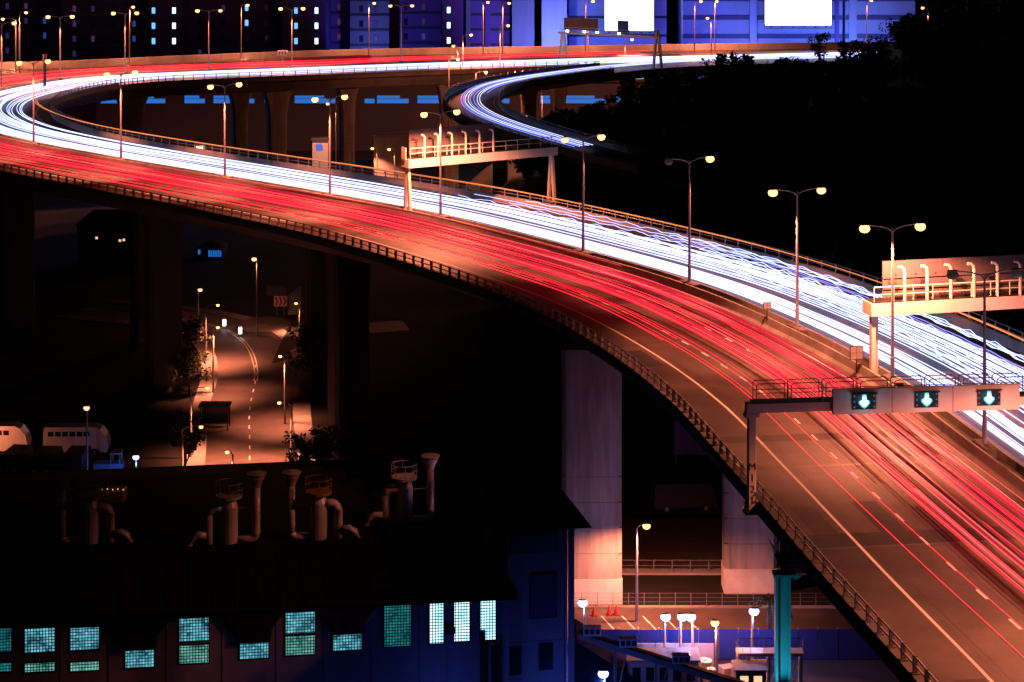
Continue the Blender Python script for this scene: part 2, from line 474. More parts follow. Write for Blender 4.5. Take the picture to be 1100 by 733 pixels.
parapet('bridge_parapet', 'pale curved parapet on the outside of the curling ramp', r0-6, RAMP.nearest((20, 290)), lambda d: RW, -1, 1.0, 0.3, (1.25,), 2.4, path=RAMP, seg=3.0)

# ------------------------------------------------------------------ lamp columns
LAMP_W = 21000.0
def luminaire(parent, x, z, sg, state, k=1.0):
    """lamp head at the end of an arm pointing along +-x"""
    h = MB()
    h.lathe([(0.05, 0.02), (0.3, 0.03), (0.3, 0.06), (0.22, 0.11), (0.08, 0.13)], 12, (0, 0, 0), 0.6)
    for i, (px, py, pz) in enumerate(h.v): h.v[i] = (x + sg*0.36 + px*1.35*k, py*k, z + pz*k)
    hd = h.build('lamp_head', 'column_steel', parent)
    l = MB(); l.lathe([(0.06, -0.5), (0.2, -0.46), (0.31, -0.36), (0.36, -0.22), (0.34, -0.09), (0.25, 0.015)], 16, (0, 0, 0), 0.9)
    for i, (px, py, pz) in enumerate(l.v): l.v[i] = (x + sg*0.36 + px*1.08*k, py*k, z + pz*k)
    l.build('lens', {2: 'sodium_lens', 1: 'sodium_dim', 0: 'unlit_lens', 3: 'blue_lens'}[state], hd)
    return x + sg*0.36, z-0.7
def lamp_proto(h, reach, states, name='street_lamp', power=LAMP_W, color=SODIUM, both=True, r=0.12, plinth=True, cone=106):
    t = thing(name, 'lamp', 'street lamp')
    if plinth: MB().cbox((0, 0, 0.5), (0.72, 2.6, 1.0), 0.06).build('plinth', 'concrete_dark', t)
    z0 = 0.9 if plinth else 0.0
    MB().tube([(0,0,z0), (0,0,z0+1.6), (0,0,z0+1.61), (0,0,h*0.75), (0,0,h)], [r*1.25, r*1.25, r, r*0.8, r*0.55], 8).build('column', 'column_steel', t)
    MB().cbox((0, -r*1.2, z0+0.9), (0.12, 0.05, 0.6)).build('hatch', 'column_steel', t)
    for sg, st in zip((-1, 1), states):
        if st is None: continue
        MB().tube([(0,0,h-0.35), (sg*0.25,0,h-0.08), (sg*reach*0.5,0,h+0.12), (sg*reach,0,h+0.22)], [0.06, 0.055, 0.05, 0.04], 6).build('arm', 'column_steel', t)
        lx, lz = luminaire(t, sg*reach, h+0.2, sg, st)
        if st == 2 and power:
            light('lamp_light', 'SPOT', (lx, 0, lz), power, color, t, 0.25, cone, 0.3)
        elif st == 3:
            light('lamp_light', 'POINT', (lx, 0, lz), power, BLUE, t, 0.2)
    return t
PROTO = {}
def place_lamp(kind, loc, rotz, label, group, **kw):
    first = kind not in PROTO
    if first: PROTO[kind] = lamp_proto(**kw)
    t = PROTO[kind] if first else copy_tree(PROTO[kind])
    t.location = loc; t.rotation_euler = (0, 0, rotz); t['label'] = label; t['group'] = group
    return t
ORD = ['first', 'second', 'third', 'fourth', 'fifth', 'sixth', 'seventh', 'eighth', 'ninth', 'tenth', 'eleventh', 'twelfth', 'thirteenth', 'fourteenth', 'fifteenth', 'sixteenth']
MED_LAMPS = [((30.0, 134.9), (0, 0)), ((27.2, 153.6), (2, 2)), ((22.5, 171.6), (2, 1)), ((16.1, 188.7), (0, 2)), ((7.2, 204.6), (1, 2)), ((-7.6, 226.9), (2, 2)),
             ((-20.3, 241.8), (2, 2)), ((-34.4, 256.3), (2, 2)), ((-49.9, 272.8), (2, 2)), ((-65.1, 289.5), (2, 2)),
             ((-87.0, 365), (2, 2)), ((-80.6, 381), (2, 2)), ((-70.9, 391), (2, 2)), ((-56.0, 398.5), (2, 1)), ((-41.5, 404.5), (2, 2)), ((-21.5, 413.3), (1, 1)), ((32.8, 116), (2, 2)), ((35.6, 98), (2, 2))]
for i, (q, st) in enumerate(MED_LAMPS):
    s0 = MAIN.nearest(q); p = MAIN.at(s0); n = MAIN.normal(s0)
    k = i if i < 10 else (i-10)
    side = 'from the right on the median' if i < 10 else 'from the left beyond the bend'
    look = {(0,0): 'unlit twin arm lamp column', (2,2): 'lit twin arm lamp column', (2,1): 'twin arm lamp column dim on the right',
            (0,2): 'twin arm lamp column dark on the left', (1,2): 'twin arm lamp column dim on the left', (1,1): 'faint twin arm lamp column'}[st]
    # the arm's -x end is the screen left end on the near sweep, and stays so on the far sweep
    rz = math.atan2(-n.y, -n.x)
    if 10 <= i < 16: rz = 0.15
    lab = look + ', ' + ORD[min(k, 15)] + ' ' + side if i < 16 else ('lit twin arm lamp column on the median just past the right edge', 'lit twin arm lamp column on the median nearest the viewer')[i-16]
    place_lamp(('med', st, i > 15, i in (1, 5)), p, rz, lab, 'twin arm lamps along the median',
               h=11.75, reach=1.75, states=st, power=LAMP_W if i < 16 else LAMP_W*0.6, cone=146 if i > 15 or i in (1, 5) else 106)

# ------------------------------------------------------------------ light streaks of the traffic: thin luminous strands above the lanes
glow('headlight_white', (0.46, 0.54, 1.0), 2.8, sample=False)
glow('headlight_blue', (0.22, 0.24, 1.0), 2.0, sample=False)
glow('taillight_red', (1.0, 0.006, 0.03), 4.2, sample=False)
glow('taillight_deep', (1.0, 0.003, 0.03), 2.6, sample=False)
glow('taillight_pink', (1.0, 0.06, 0.06), 3.5, sample=False)
glow('marker_amber', (1.0, 0.25, 0.03), 1.2, sample=False)
tr = random.Random(21)
STREAKS = []
def streak(path, a, b, off, z, r, material, name, label, group, wav=0.0, wl=5.0, step=3.0, drift=0.25, squash=0.8):
    ph = [tr.uniform(0, 6.28) for _ in range(6)]; P = []
    n = max(3, int((b-a)/(min(step, wl/9.0) if wav else step)))
    for i in range(n+1):
        d = a+(b-a)*i/n
        o = off(d) if callable(off) else off
        o += drift*math.sin(d/47.0+ph[0])+drift*0.5*math.sin(d/19.0+ph[1])
        zz = z+0.02*math.sin(d/9.0+ph[2])
        if wav:
            e = 0.55+0.45*math.sin(d/23.0+ph[5])
            zz += wav*e*(math.sin(d*6.283/wl+ph[3])+0.35*math.sin(d*6.283/(wl*0.43)+ph[4]))
        P.append(path.at(d, o, zz))
    o0 = P[0].copy(); o0.z = 0
    o = MB().tube(P, r, 4 if squash > 0.5 else 6, squash=squash).build(name, material, None, o0)
    o.location = o0
    tag(o, label, 'light streak', group)
    STREAKS.append((label, abs(sum((off(q) if callable(off) else off) for q in (0, 100))/2)+0.001*z, o))
    return o
WG = 'white headlight streaks on the far carriageway'
def white_lane(c, cars, trucks, lane_label):
    for k in range(cars):
        x = c+tr.gauss(0, 0.32); z = tr.uniform(0.5, 0.85); r = tr.choice([0.028, 0.034, 0.04, 0.05, 0.065])
        a = 0.0 if tr.random() < 0.75 else tr.uniform(20, 130); b = S_END if tr.random() < 0.8 else S_BEND+tr.uniform(-80, 60)
        w = tr.choice([0, 0, 0, 0, 0.012])
        for sg in (-1, 1):
            streak(MAIN, a, b, -(x+sg*0.68), z, r, 'headlight_white', 'headlight_streak', 'white headlight streak low over the ' + lane_label, WG, w, tr.uniform(4, 8), drift=0.2)
    for k in range(trucks):
        x = c+tr.gauss(0, 0.2); z = tr.uniform(0.95, 1.75); b = MAIN.nearest((-10, 229))+tr.uniform(-45, 25)
        for sg in (-1, 1):
            streak(MAIN, 0 if k % 2 else tr.uniform(0, 60), b, -(x+sg*tr.uniform(0.7, 1.1)), z, 0.032, tr.choice(['headlight_white', 'headlight_white', 'headlight_blue']), 'headlight_streak',
                   'thin wavering streak high over the ' + lane_label, WG, tr.uniform(0.08, 0.16), tr.uniform(3.4, 5.5), drift=0.12)
white_lane(3.3, 13, 0, 'inner white lane')
white_lane(6.8, 7, 3, 'middle white lane')
white_lane(9.9, 4, 6, 'outer white lane')
for k in range(3):
    streak(MAIN, 0, MAIN.nearest((-78, 384)), lambda d, k=k: -(WHITE_W(d)-2.0-0.28*k), 2.1+0.1*k, 0.035, 'marker_amber', 'marker_streak',
           'amber vehicle marker streak just inside the pale parapet', 'amber marker streaks', drift=0.1)
S_RED = MAIN.nearest((22, 427))
RG = 'red tail light streaks on the near carriageway'
def red_lane(c, cars, label, a_max, bright):
    for k in range(cars):
        x = c+tr.gauss(0, 0.38); z = tr.uniform(0.6, 0.95); r = tr.choice([0.010, 0.013, 0.018, 0.026])
        a = 0 if tr.random() < 0.35 else tr.uniform(10, a_max); b = S_RED+tr.uniform(-25, 10) if tr.random() < 0.7 else a+tr.uniform(60, 160)
        mt = tr.choice(['taillight_red', 'taillight_red', 'taillight_deep', 'taillight_pink'] if bright else ['taillight_red', 'taillight_deep', 'taillight_deep'])
        for sg in (-1, 1):
            streak(MAIN, a, b, x+sg*0.66, z, r, mt, 'tail_light_streak', 'red tail light streak low over the ' + label, RG, drift=0.2)
red_lane(3.4, 13, 'inner red lane', 150, True)
red_lane(7.0, 7, 'middle red lane', 120, True)
red_lane(10.8, 3, 'outer red lane', 100, False)
glow('taillight_wash', (1.0, 0.012, 0.06), 0.5, sample=False)
for c, n, lab in ((3.4, 9, 'inner red lane'), (7.0, 4, 'middle red lane'), (3.0, 9, 'inner red lane')):
    for k in range(n):
        streak(MAIN, tr.uniform(0, 140) if c != 3.0 else tr.uniform(110, 200), S_RED, c+tr.gauss(0, 0.8), tr.uniform(0.6, 1.0), tr.uniform(0.04, 0.075), 'taillight_wash', 'tail_light_streak',
               'broad dull red streak over the ' + lab, RG, drift=0.2)
# broad soft bands where many tail lights ran together
glow('band_crimson', (1.0, 0.03, 0.06), 0.22, sample=False)
glow('band_rose', (1.0, 0.13, 0.12), 0.42, sample=False)
for k in range(12):
    c = (2.6, 3.3, 4.1, 4.8, 5.6, 6.4, 7.3)[k % 7]+tr.uniform(-0.3, 0.3)
    a = tr.uniform(0, 25) if k < 7 else tr.uniform(60, 170); b = a+tr.uniform(35, 75) if k < 7 else S_RED-tr.uniform(0, 40)
    streak(MAIN, a, b, c, 0.55+0.05*(k % 5), tr.uniform(0.10, 0.22), 'band_rose' if k % 3 == 0 and k < 7 else 'band_crimson', 'tail_light_streak',
           'broad soft crimson band on the red carriageway', RG, drift=0.2, squash=0.16)
for k in range(5):
    x = -1.6+k*0.85+tr.uniform(-0.2, 0.2)
    b = RAMP.nearest((10, 300))
    for sg in (-0.33, 0.33):
        streak(RAMP, 0, b if k != 4 else RAMP.nearest((-5.5, 356)), x+sg, 0.7, 0.05, 'headlight_white' if k % 2 else 'headlight_blue', 'headlight_streak',
               'white streak curling round the far ramp', 'headlight streaks on the ramp', drift=0.12)

# tell the streaks of one lane apart by their order across it
ONES = ['', 'first', 'second', 'third', 'fourth', 'fifth', 'sixth', 'seventh', 'eighth', 'ninth', 'tenth', 'eleventh', 'twelfth', 'thirteenth', 'fourteenth', 'fifteenth', 'sixteenth', 'seventeenth', 'eighteenth', 'nineteenth']
TENS = {2: ('twenty', 'twentieth'), 3: ('thirty', 'thirtieth'), 4: ('forty', 'fortieth'), 5: ('fifty', 'fiftieth')}
def ordinal(n):
    if n < 20: return ONES[n]
    a, b = divmod(n, 10)
    return TENS[a][1] if b == 0 else TENS[a][0]+'-'+ONES[b]
by_label = {}
for lab, off_, o in STREAKS: by_label.setdefault(lab, []).append((off_, o))
for lab, items in by_label.items():
    for k, (_, o) in enumerate(sorted(items, key=lambda q: q[0])):
        o['label'] = lab+', '+ordinal(k+1)+(' from the ramp centre' if 'ramp' in lab else ' from the median')

# ------------------------------------------------------------------ gantries
def rotz_of(a, b): return math.atan2(b.y-a.y, b.x-a.x)
def sign_gantry(A, B, label, leg_h, panel, brackets, aframe, walk):
    """portal carrying sign boards seen from behind; A left leg, B right leg"""
    L = (B-A).length
    t = thing('sign_gantry', label, 'gantry', A, rotz_of(A, B))
    bz0, bz1 = leg_h, leg_h+0.95
    for x in (0.0, L):
        if aframe:
            for s in (-1, 1):
                MB().bar((x, s*0.62, -0.5), (x, s*0.12, bz0), 0.30, 0.34).build('leg', 'gantry_paint', t)
            MB().cbox((x, 0, bz0*0.62), (0.2, 0.55, 0.2)).build('tie', 'gantry_paint', t)
        else:
            MB().cbox((x, -0.22, bz0/2-0.2), (0.34, 0.4, bz0+0.4)).build('leg', 'gantry_paint', t)
            MB().cbox((x+0.42, 0.3, bz0/2-0.2), (0.34, 0.4, bz0+0.4)).build('leg', 'gantry_paint', t)
        MB().cbox((x, 0, 0.12), (1.0, 1.7, 0.24), 0.05).build('base_plate', 'concrete', t)
    MB().cbox((L/2, 0, (bz0+bz1)/2), (L+0.7, 1.62, bz1-bz0), 0.03).build('beam', 'gantry_paint', t)
    # walkway and its handrail on top of the beam
    wk = MB().cbox((L/2, -0.05, bz1+0.05), (L+0.4, 1.5, 0.08)).build('walkway', 'dark_steel', t)
    for hz in (0.6, 1.15):
        MB().tube([(-0.1, -0.72, bz1+hz), (L+0.1, -0.72, bz1+hz)], 0.035 if hz < 1 else 0.05, 6).build('handrail', 'gantry_paint', t)
    x = -0.1
    while x <= L+0.15:
        MB().tube([(x, -0.72, bz1), (x, -0.72, bz1+1.15)], 0.035, 6).build('handrail_post', 'gantry_paint', t); x += 1.55
    # sign boards, seen from the back: upright panels with seams
    x0, x1, pz0, pz1 = panel; n = max(2, int(round((x1-x0)/1.6)))
    for k in range(n):
        a = x0+(x1-x0)*k/n; b = x0+(x1-x0)*(k+1)/n
        p = MB().cbox(((a+b)/2, 0.75+0.012*(k % 2), bz1+(pz0+pz1)/2), (b-a-0.02, 0.08, pz1-pz0)).build('sign_panel', 'sign_back', t)
        MB().cbox(((a+b)/2+0.25, 0.70, bz1+pz0+(pz1-pz0)*0.6), (0.12, 0.05, 0.12)).build('bolt_plate', 'dark_steel', p)
    for hz in (0.25, 0.55):
        MB().bar((x0, 0.62, bz1+pz0+(pz1-pz0)*hz), (x1, 0.62, bz1+pz0+(pz1-pz0)*hz), 0.08, 0.14).build('stiffener', 'sign_back', t)
    # hooked lamp brackets
    for bx in brackets:
        m = MB().tube([(bx, -0.72, bz1), (bx, -0.72, bz1+2.1), (bx-0.03, -0.72, bz1+2.35), (bx-0.22, -0.72, bz1+2.52), (bx-0.5, -0.72, bz1+2.56)], 0.115, 8)
        m.build('bracket', 'gantry_paint', t)
        MB().cbox((bx-0.35, -0.35, bz1+0.32), (0.75, 0.3, 0.25), 0.04).build('floodlight', 'dark_steel', t)
    if walk:
        MB().cbox((-0.5, 0, bz1+0.6), (0.08, 0.9, 1.3)).build('cabinet', 'gantry_paint', t)
    return t
gA = at(438, 233); gB = at(592.5, 217)
sign_gantry(gA, gB, 'cream sign gantry with blank sign backs over the bend of the white carriageway', 5.35, (0.6, 11.6, 0.15, 3.0),
            [1.7, 3.4, 5.2, 7.0, 8.8, 10.6], True, True)
gC = at(936, 409); gD = Vector((41.0, 160.5, 0))
sign_gantry(gC, gD, 'cream sign gantry with pink grey sign backs at the right edge', 4.85, (1.2, 15.6, 0.1, 2.75), [2.3, 4.1, 6.0, 7.85, 9.75, 11.6, 13.5], False, False)

# lane signal gantry over the red carriageway
glow('signal_cyan', (0.45, 0.95, 1.0), 8.0)
glow('signal_halo', (0.03, 0.75, 1.0), 1.3)
glow('signal_faint', (0.01, 0.25, 0.4), 0.5)
mat('signal_black', (0.012, 0.014, 0.016), 0.35)
mat('gantry_grey', (0.70, 0.66, 0.64), 0.5, var=0.12, scale=0.9, streak=True)
mat('letter_black', (0.02, 0.02, 0.02), 0.6)
lgA = Vector((14.05, 125.6, -0.4)); lgB = Vector((31.15, 127.6, -0.4))
lg = thing('lane_signal_gantry', 'grey lane signal gantry with three cyan arrows over the red carriageway', 'gantry', lgA, rotz_of(lgA, lgB))
L = (lgB-lgA).length
for x in (0.0, L):
    MB().cbox((x, 0, 2.85), (0.48, 0.44, 5.7), 0.05).build('leg', 'gantry_grey', lg)
    MB().cbox((x, 0, 5.78), (0.9, 0.66, 0.24), 0.05).build('cap', 'gantry_grey', lg)
    MB().cbox((x, 0, 0.1), (0.95, 0.95, 0.2), 0.04).build('base_plate', 'dark_steel', lg)
    for s in (-1, 1): MB().bar((x+s*0.46, 0, 0.16), (x+s*0.2, 0, 0.75), 0.05, 0.3).build('gusset', 'gantry_grey', lg)
MB().cbox((L/2, 0, 6.18), (L+0.7, 0.6, 0.56), 0.03).build('beam', 'gantry_grey', lg)
for k, (a, b) in enumerate(((4.75, 8.3), (8.33, 12.0), (12.03, 16.1))):
    MB().cbox(((a+b)/2, -0.42, 6.48), (b-a, 0.22, 1.5), 0.02).build('fascia_panel', 'gantry_grey', lg)
for x in (6.62, 10.4, 14.2):
    s_ = MB().cbox((x, -0.56, 6.48), (1.4, 0.08, 0.9)).build('signal_panel', 'signal_black', lg)
    pts = [(-0.1, 0.36), (0.1, 0.36), (0.13, 0.08), (0.28, 0.02), (0.3, -0.1), (0.14, -0.28), (0, -0.37), (-0.14, -0.28), (-0.3, -0.1), (-0.28, 0.02), (-0.13, 0.08)]
    for nm, sc, y0, gm in (('arrow_halo', 1.12, -0.618, 'signal_halo'), ('arrow', 0.8, -0.632, 'signal_cyan')):  # the arrow's cyan halo is built as a larger glowing shape
        MB().add([(x+px*sc, y0, 6.48+pz*sc) for px, pz in pts]+[(x+px*sc, -0.602, 6.48+pz*sc) for px, pz in pts],
                 [tuple(range(11)), tuple(range(21, 10, -1))]+[(k, k+11, (k+1) % 11+11, (k+1) % 11) for k in range(11)]).build(nm, gm, s_)
    for q in range(4):
        for r_ in range(3):
            px = -0.6+q*0.4; pz = -0.32+r_*0.32
            if abs(px) > 0.35: MB().cbox((x+px, -0.606, 6.48+pz), (0.1, 0.012, 0.1)).build('indicator', 'signal_faint', s_)
    light('signal_light', 'POINT', (x, -1.1, 6.48), 12, (0.08, 0.75, 1.0), s_, 0.25)
    MB().cbox((x, -0.72, 6.98), (1.5, 0.3, 0.04)).build('visor', 'signal_black', s_)
MB().cbox((L/2, 0.05, 6.5), (L, 1.0, 0.06)).build('walkway', 'dark_steel', lg)
x = 0.2
while x < L-1.3:
    for yy in (-0.42, 0.5):
        m = MB(); zb = 6.53
        m.tube([(x, yy, zb), (x, yy, zb+0.95), (x+0.08, yy, zb+1.06), (x+0.16, yy, zb+1.1), (x+1.74, yy, zb+1.1), (x+1.82, yy, zb+1.06), (x+1.9, yy, zb+0.95), (x+1.9, yy, zb)], 0.032, 5)
        m.tube([(x, yy, zb+0.55), (x+1.9, yy, zb+0.55)], 0.028, 5)
        m.build('guard_hoop', 'rail_dark', lg)
    x += 2.08
# the number on the leg: M 1 2 1, one above the other
def text_mesh(ch, size, extrude=0.006):
    cu = bpy.data.curves.new('lettering', 'FONT'); cu.body = ch; cu.size = size; cu.align_x = 'CENTER'; cu.extrude = extrude
    tmp = bpy.data.objects.new('lettering', cu); C.objects.link(tmp)
    me = bpy.data.meshes.new_from_object(tmp.evaluated_get(bpy.context.evaluated_depsgraph_get()))
    bpy.data.objects.remove(tmp); bpy.data.curves.remove(cu)
    me.materials.clear(); me.materials.append(MATS['letter_black'])
    return me
for k, ch in enumerate('M121'):
    o = link('lettering', text_mesh(ch, 0.62), lg); o.location = (0, -0.245, 2.55-0.66*k); o.rotation_euler = (math.radians(90), 0, 0)

# far gantry in front of the billboards
glow('gantry_flood', (0.55, 0.95, 1.0), 14.0)
mat('sign_brown', (0.22, 0.12, 0.08), 0.6, var=0.3, scale=1.2, streak=True)
mat('sign_blue', (0.03, 0.07, 0.22), 0.5)
fA = Vector((9.8, 424.6, 0)); fB = Vector((28.0, 412.0, 0))
fg = thing('sign_gantry', 'far sign gantry on splayed legs with a row of bright floodlights', 'gantry', fA, rotz_of(fA, fB))
L = (fB-fA).length
for x in (0.4, L):
    for s in (-1, 1): MB().bar((x+s*0.6, s*0.5, 0), (x+s*0.1, s*0.1, 5.6 if x < 1 else 7.2), 0.42, 0.42).build('leg', 'gantry_paint', fg)
MB().cbox((L/2, 0, 5.75), (L+1.2, 0.8, 0.4)).build('beam', 'gantry_paint', fg)
for k in range(5):
    MB().cbox((1.2+k*1.6, 0.3, 7.6), (1.56, 0.12, 2.3)).build('sign_panel', 'sign_brown', fg)
MB().cbox((14.2, 0.3, 7.4), (2.6, 0.12, 2.6)).build('sign_panel', 'sign_blue', fg)
for hz in (0.5, 0.95): MB().tube([(0, -0.7, 5.95+hz), (L, -0.7, 5.95+hz)], 0.05, 5).build('handrail', 'gantry_paint', fg)
for x in (2.2, 6.2, 9.2, 14.2):
    f = MB().cbox((x, -1.0, 6.2), (0.7, 0.35, 0.4), 0.05).build('floodlight', 'dark_steel', fg)
    MB().cbox((x, -1.2, 6.25), (0.6, 0.06, 0.34)).build('lens', 'gantry_flood', f)

# small road signs standing on the median
mat('sign_front', (0.35, 0.33, 0.33), 0.5, var=0.2, scale=4)
for q, w, h, post, lab in (((920, 400), 0.95, 0.95, 1.0, 'square sign back on the median beside the right cream gantry'), ((824, 347), 0.6, 0.5, 1.2, 'small square sign back on the median between two lamp columns')):
    p = at(*q, 0.5); p.z = 0.45
    t = thing('road_sign', lab, 'sign', p, 0.15)
    MB().tube([(0, 0, 0), (0, 0, post+h*0.8)], 0.05, 6).build('pole', 'dark_steel', t)
    for sx in (-1, 1):
        for sz in (0, 1):
            MB().cbox((sx*w/4, -0.05, post+h*(0.25+0.5*sz)), (w/2-0.03, 0.04, h/2-0.03)).build('plate', 'sign_front', t)
    MB().cbox((0, -0.01, post+h/2), (w+0.06, 0.05, h+0.06)).build('frame', 'dark_steel', t)
p = Vector((-80.2, 367.5, 0))
t = thing('road_sign', 'tall dark pole with a narrow sign at the tip of the bend', 'sign', p, 0.2)
MB().tube([(0,0,0), (0,0,6.2)], [0.3, 0.22], 8).build('pole', 'dark_steel', t)
MB().cbox((0, -0.1, 5.4), (0.7, 0.14, 1.7), 0.03).build('plate', 'sign_brown', t)
p = REAR.at(REAR.nearest((-46, 431)), -0.5)
t = thing('road_sign', 'small lettered sign on a post beside the far solid parapet', 'sign', Vector((-43.5, 405.8, 0.0)), 0.1)
MB().tube([(0,0,0), (0,0,3.6)], 0.07, 6).build('pole', 'galvanised', t)
MB().cbox((0, -0.1, 3.3), (1.9, 0.08, 0.95), 0.02).build('plate', 'sign_front', t)
for k in range(3): MB().cbox((-0.55+0.55*k, -0.15, 3.3), (0.38, 0.02, 0.6)).build('figure', 'letter_black', t)

# ------------------------------------------------------------------ viaduct piers
def pier(p, top_z, w, dpt, rotz, label, flare, group='viaduct piers', base=True, cm='pier_concrete'):
    g = Vector((p[0], p[1], GROUND_Z)); h = top_z-GROUND_Z
    t = thing('viaduct_pier', label, 'pier', g, rotz, group)
    m = MB(); a, b = w/2, dpt/2; c = 0.35
    def ring(f, z):
        A, B = a*f, b
        return [(-A+c,-B,z),(A-c,-B,z),(A,-B+c,z),(A,B-c,z),(A-c,B,z),(-A+c,B,z),(-A,B-c,z),(-A,-B+c,z)]
    levels = [(1, 2.1 if base else 0), (1, h*0.6), (1+(flare-1)*0.1, h*0.8), (1+(flare-1)*0.45, h*0.93), (flare, h-0.05)]
    vs = []; fs = []
    for f, z in levels: vs += ring(f, z)
    for i in range(len(levels)-1):
        for k in range(8): fs.append((i*8+k, i*8+(k+1) % 8, (i+1)*8+(k+1) % 8, (i+1)*8+k))
    fs.append(tuple(range(7,-1,-1))); fs.append(tuple((len(levels)-1)*8+k for k in range(8)))
    m.add(vs, fs).build('shaft', cm, t)
    if base: MB().cbox((0, 0, 1.05), (w+0.08, dpt+0.08, 2.1), 0.02).build('plinth', 'plinth_white', t)
    for k in range(1, 5): MB().cbox((0, 0, 2.1+(h*0.6-2.1)*k/5), (w+0.012, dpt+0.012, 0.05)).build('pour_joint', 'concrete_dark', t)
    return t
mat('plinth_white', (0.62, 0.60, 0.56), 0.8, var=0.2, scale=1.2, dirt=0.25)
pier((6.7, 180.4), -2.7, 5.0, 2.6, 0.0, 'broad pale pier lit from below beside the dark workshop', 1.03)
pier((20.3, 183.0), -2.7, 4.5, 2.6, 0.0, 'broad pier under the median left of the turquoise column', 1.03)
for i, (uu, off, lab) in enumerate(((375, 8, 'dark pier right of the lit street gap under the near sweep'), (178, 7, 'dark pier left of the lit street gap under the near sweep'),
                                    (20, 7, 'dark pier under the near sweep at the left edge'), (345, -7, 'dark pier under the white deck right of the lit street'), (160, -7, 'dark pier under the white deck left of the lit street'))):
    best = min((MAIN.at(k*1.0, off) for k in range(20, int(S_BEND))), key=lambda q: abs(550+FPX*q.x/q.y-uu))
    pier((best.x, best.y), -2.7, 4.2, 2.2, 0.6, lab, 1.2, base=False, cm='concrete_dark')  # shade under the deck put into the colour: darker concrete than the other piers
pier((25.6, 104), -2.7, 5.0, 2.6, 0.1, 'dark pier under the near deck at the bottom right', 1.2, base=False)
for i, (x, y) in enumerate(((-68, 383), (-50, 393), (-43.5, 396), (-31, 402.5), (-12, 410), (9, 418))):
    pier((x, y), -2.7, 2.6 if i % 2 else 3.4, 2.0, 0.4, 'flared pier under the far deck, %s from the tip of the bend' % ORD[i], 1.7, 'flared piers under the far deck', base=False)
for i, (x, y, z) in enumerate(((3, 385, -1.9), (22, 409, -1.9), (27, 412, -1.9), (-2, 362, -2.0))):
    pier((x, y), z, 2.4, 1.6, 0.3, 'pier under the curling ramp, %s from its bend' % ORD[i], 1.3, 'piers under the curling ramp', base=False)

# ------------------------------------------------------------------ wooded hill on the right
def smooth(t): t = max(0.0, min(1.0, t)); return t*t*(3-2*t)
HILL = [(-30, 0.2), (-14, 0.6), (1.6, 10.5), (14.5, 15.0), (22.5, 18.0), (34, 20.5), (50, 21.5), (61, 25), (71, 30), (88, 36), (130, 44), (280, 52)]
def hill_z(x, y):
    a = HILL[-1][1]
    for (xa, za), (xb, zb) in zip(HILL, HILL[1:]):
        if x < xb: a = za+(zb-za)*smooth((x-xa)/(xb-xa)); break
    f = smooth((y-196)/120.0)*smooth((426-y)/28.0)
    return GROUND_Z-0.3+a*f+0.9*math.sin(x*0.13)*math.cos(y*0.09)*f
m = MB(); nx, ny = 60, 56
for j in range(ny+1):
    for i in range(nx+1):
        x = -30+300*i/nx; y = 190+242*j/ny; m.v.append((x, y, hill_z(x, y)))
for j in range(ny):
    for i in range(nx):
        a = j*(nx+1)+i; m.f.append((a, a+1, a+nx+2, a+nx+1))
mat('hill_soil', (0.03, 0.03, 0.02), 0.95, var=0.5, scale=0.4)
tag(m.build('hill', 'hill_soil', smooth=True), 'dark wooded hill rising behind the white carriageway', kind='structure')

# foliage: leaf cards clustered on limbs
mat('leaf', (0.045, 0.065, 0.03), 0.7, var=0.5, scale=0.9)
mat('bark', (0.07, 0.05, 0.04), 0.9, var=0.4, scale=3)
fr = random.Random(5)
def tree_geo(seed, h, rad, leaves, airy=0.0, leaf=0.3, low=0.35):
    r = random.Random(seed); tk = MB(); cr = MB()
    tk.tube([(0,0,-0.4), (r.uniform(-.2,.2), r.uniform(-.2,.2), h*0.3), (r.uniform(-.4,.4), r.uniform(-.4,.4), h*0.62), (0, 0, h*0.9)], [h*0.028, h*0.022, h*0.013, 0.03], 7)
    clumps = []
    nb = 9
    for k in range(nb):
        w = 6.283*k/nb+r.uniform(-.4, .4); z0 = h*r.uniform(low*0.8, 0.65); e = rad*r.uniform(0.45, 0.9); z1 = h*r.uniform(low+0.1, 0.97)
        p0 = Vector((0, 0, z0)); p1 = Vector((math.cos(w)*e, math.sin(w)*e, z1))
        tk.tube([p0, p0.lerp(p1, 0.5)+Vector((0, 0, 0.25)), p1], [h*0.011, h*0.007, 0.02], 5)
        clumps += [(p1, rad*r.uniform(0.22, 0.42)), (p0.lerp(p1, 0.6), rad*r.uniform(0.2, 0.34))]
    clumps.append((Vector((0, 0, h*0.9)), rad*0.35))
    for _ in range(int(7*(1-airy))): clumps.append((Vector((r.gauss(0, rad*0.35), r.gauss(0, rad*0.35), h*r.uniform(low+0.1, 0.95))), rad*r.uniform(0.25, 0.4)))
    for _ in range(leaves):
        c, q = clumps[r.randrange(len(clumps))]
        d = Vector((r.gauss(0,1), r.gauss(0,1), r.gauss(0,0.75))); d.normalize(); d *= q*r.random()**0.45
        p = c+d; s = leaf*r.uniform(0.6, 1.3)
        a = Vector((r.gauss(0,1), r.gauss(0,1), r.gauss(0,0.6))).normalized(); b = a.cross(Vector((r.gauss(0,1), r.gauss(0,1), r.gauss(0,1)))).normalized()
        cr.add([p-a*s, p+b*s*0.5, p+a*s, p-b*s*0.5], [(0,1,2,3)])
    return tk, cr
def tree(loc, seed, h, rad, leaves, label, airy=0.0, leaf=0.3, name='tree', group=None, low=0.35):
    t = thing(name, label, 'tree', loc, 0, group)
    tk, cr = tree_geo(seed, h, rad, leaves, airy, leaf, low)
    tk.build('trunk', 'bark', t); cr.build('crown', 'leaf', t)
    return t
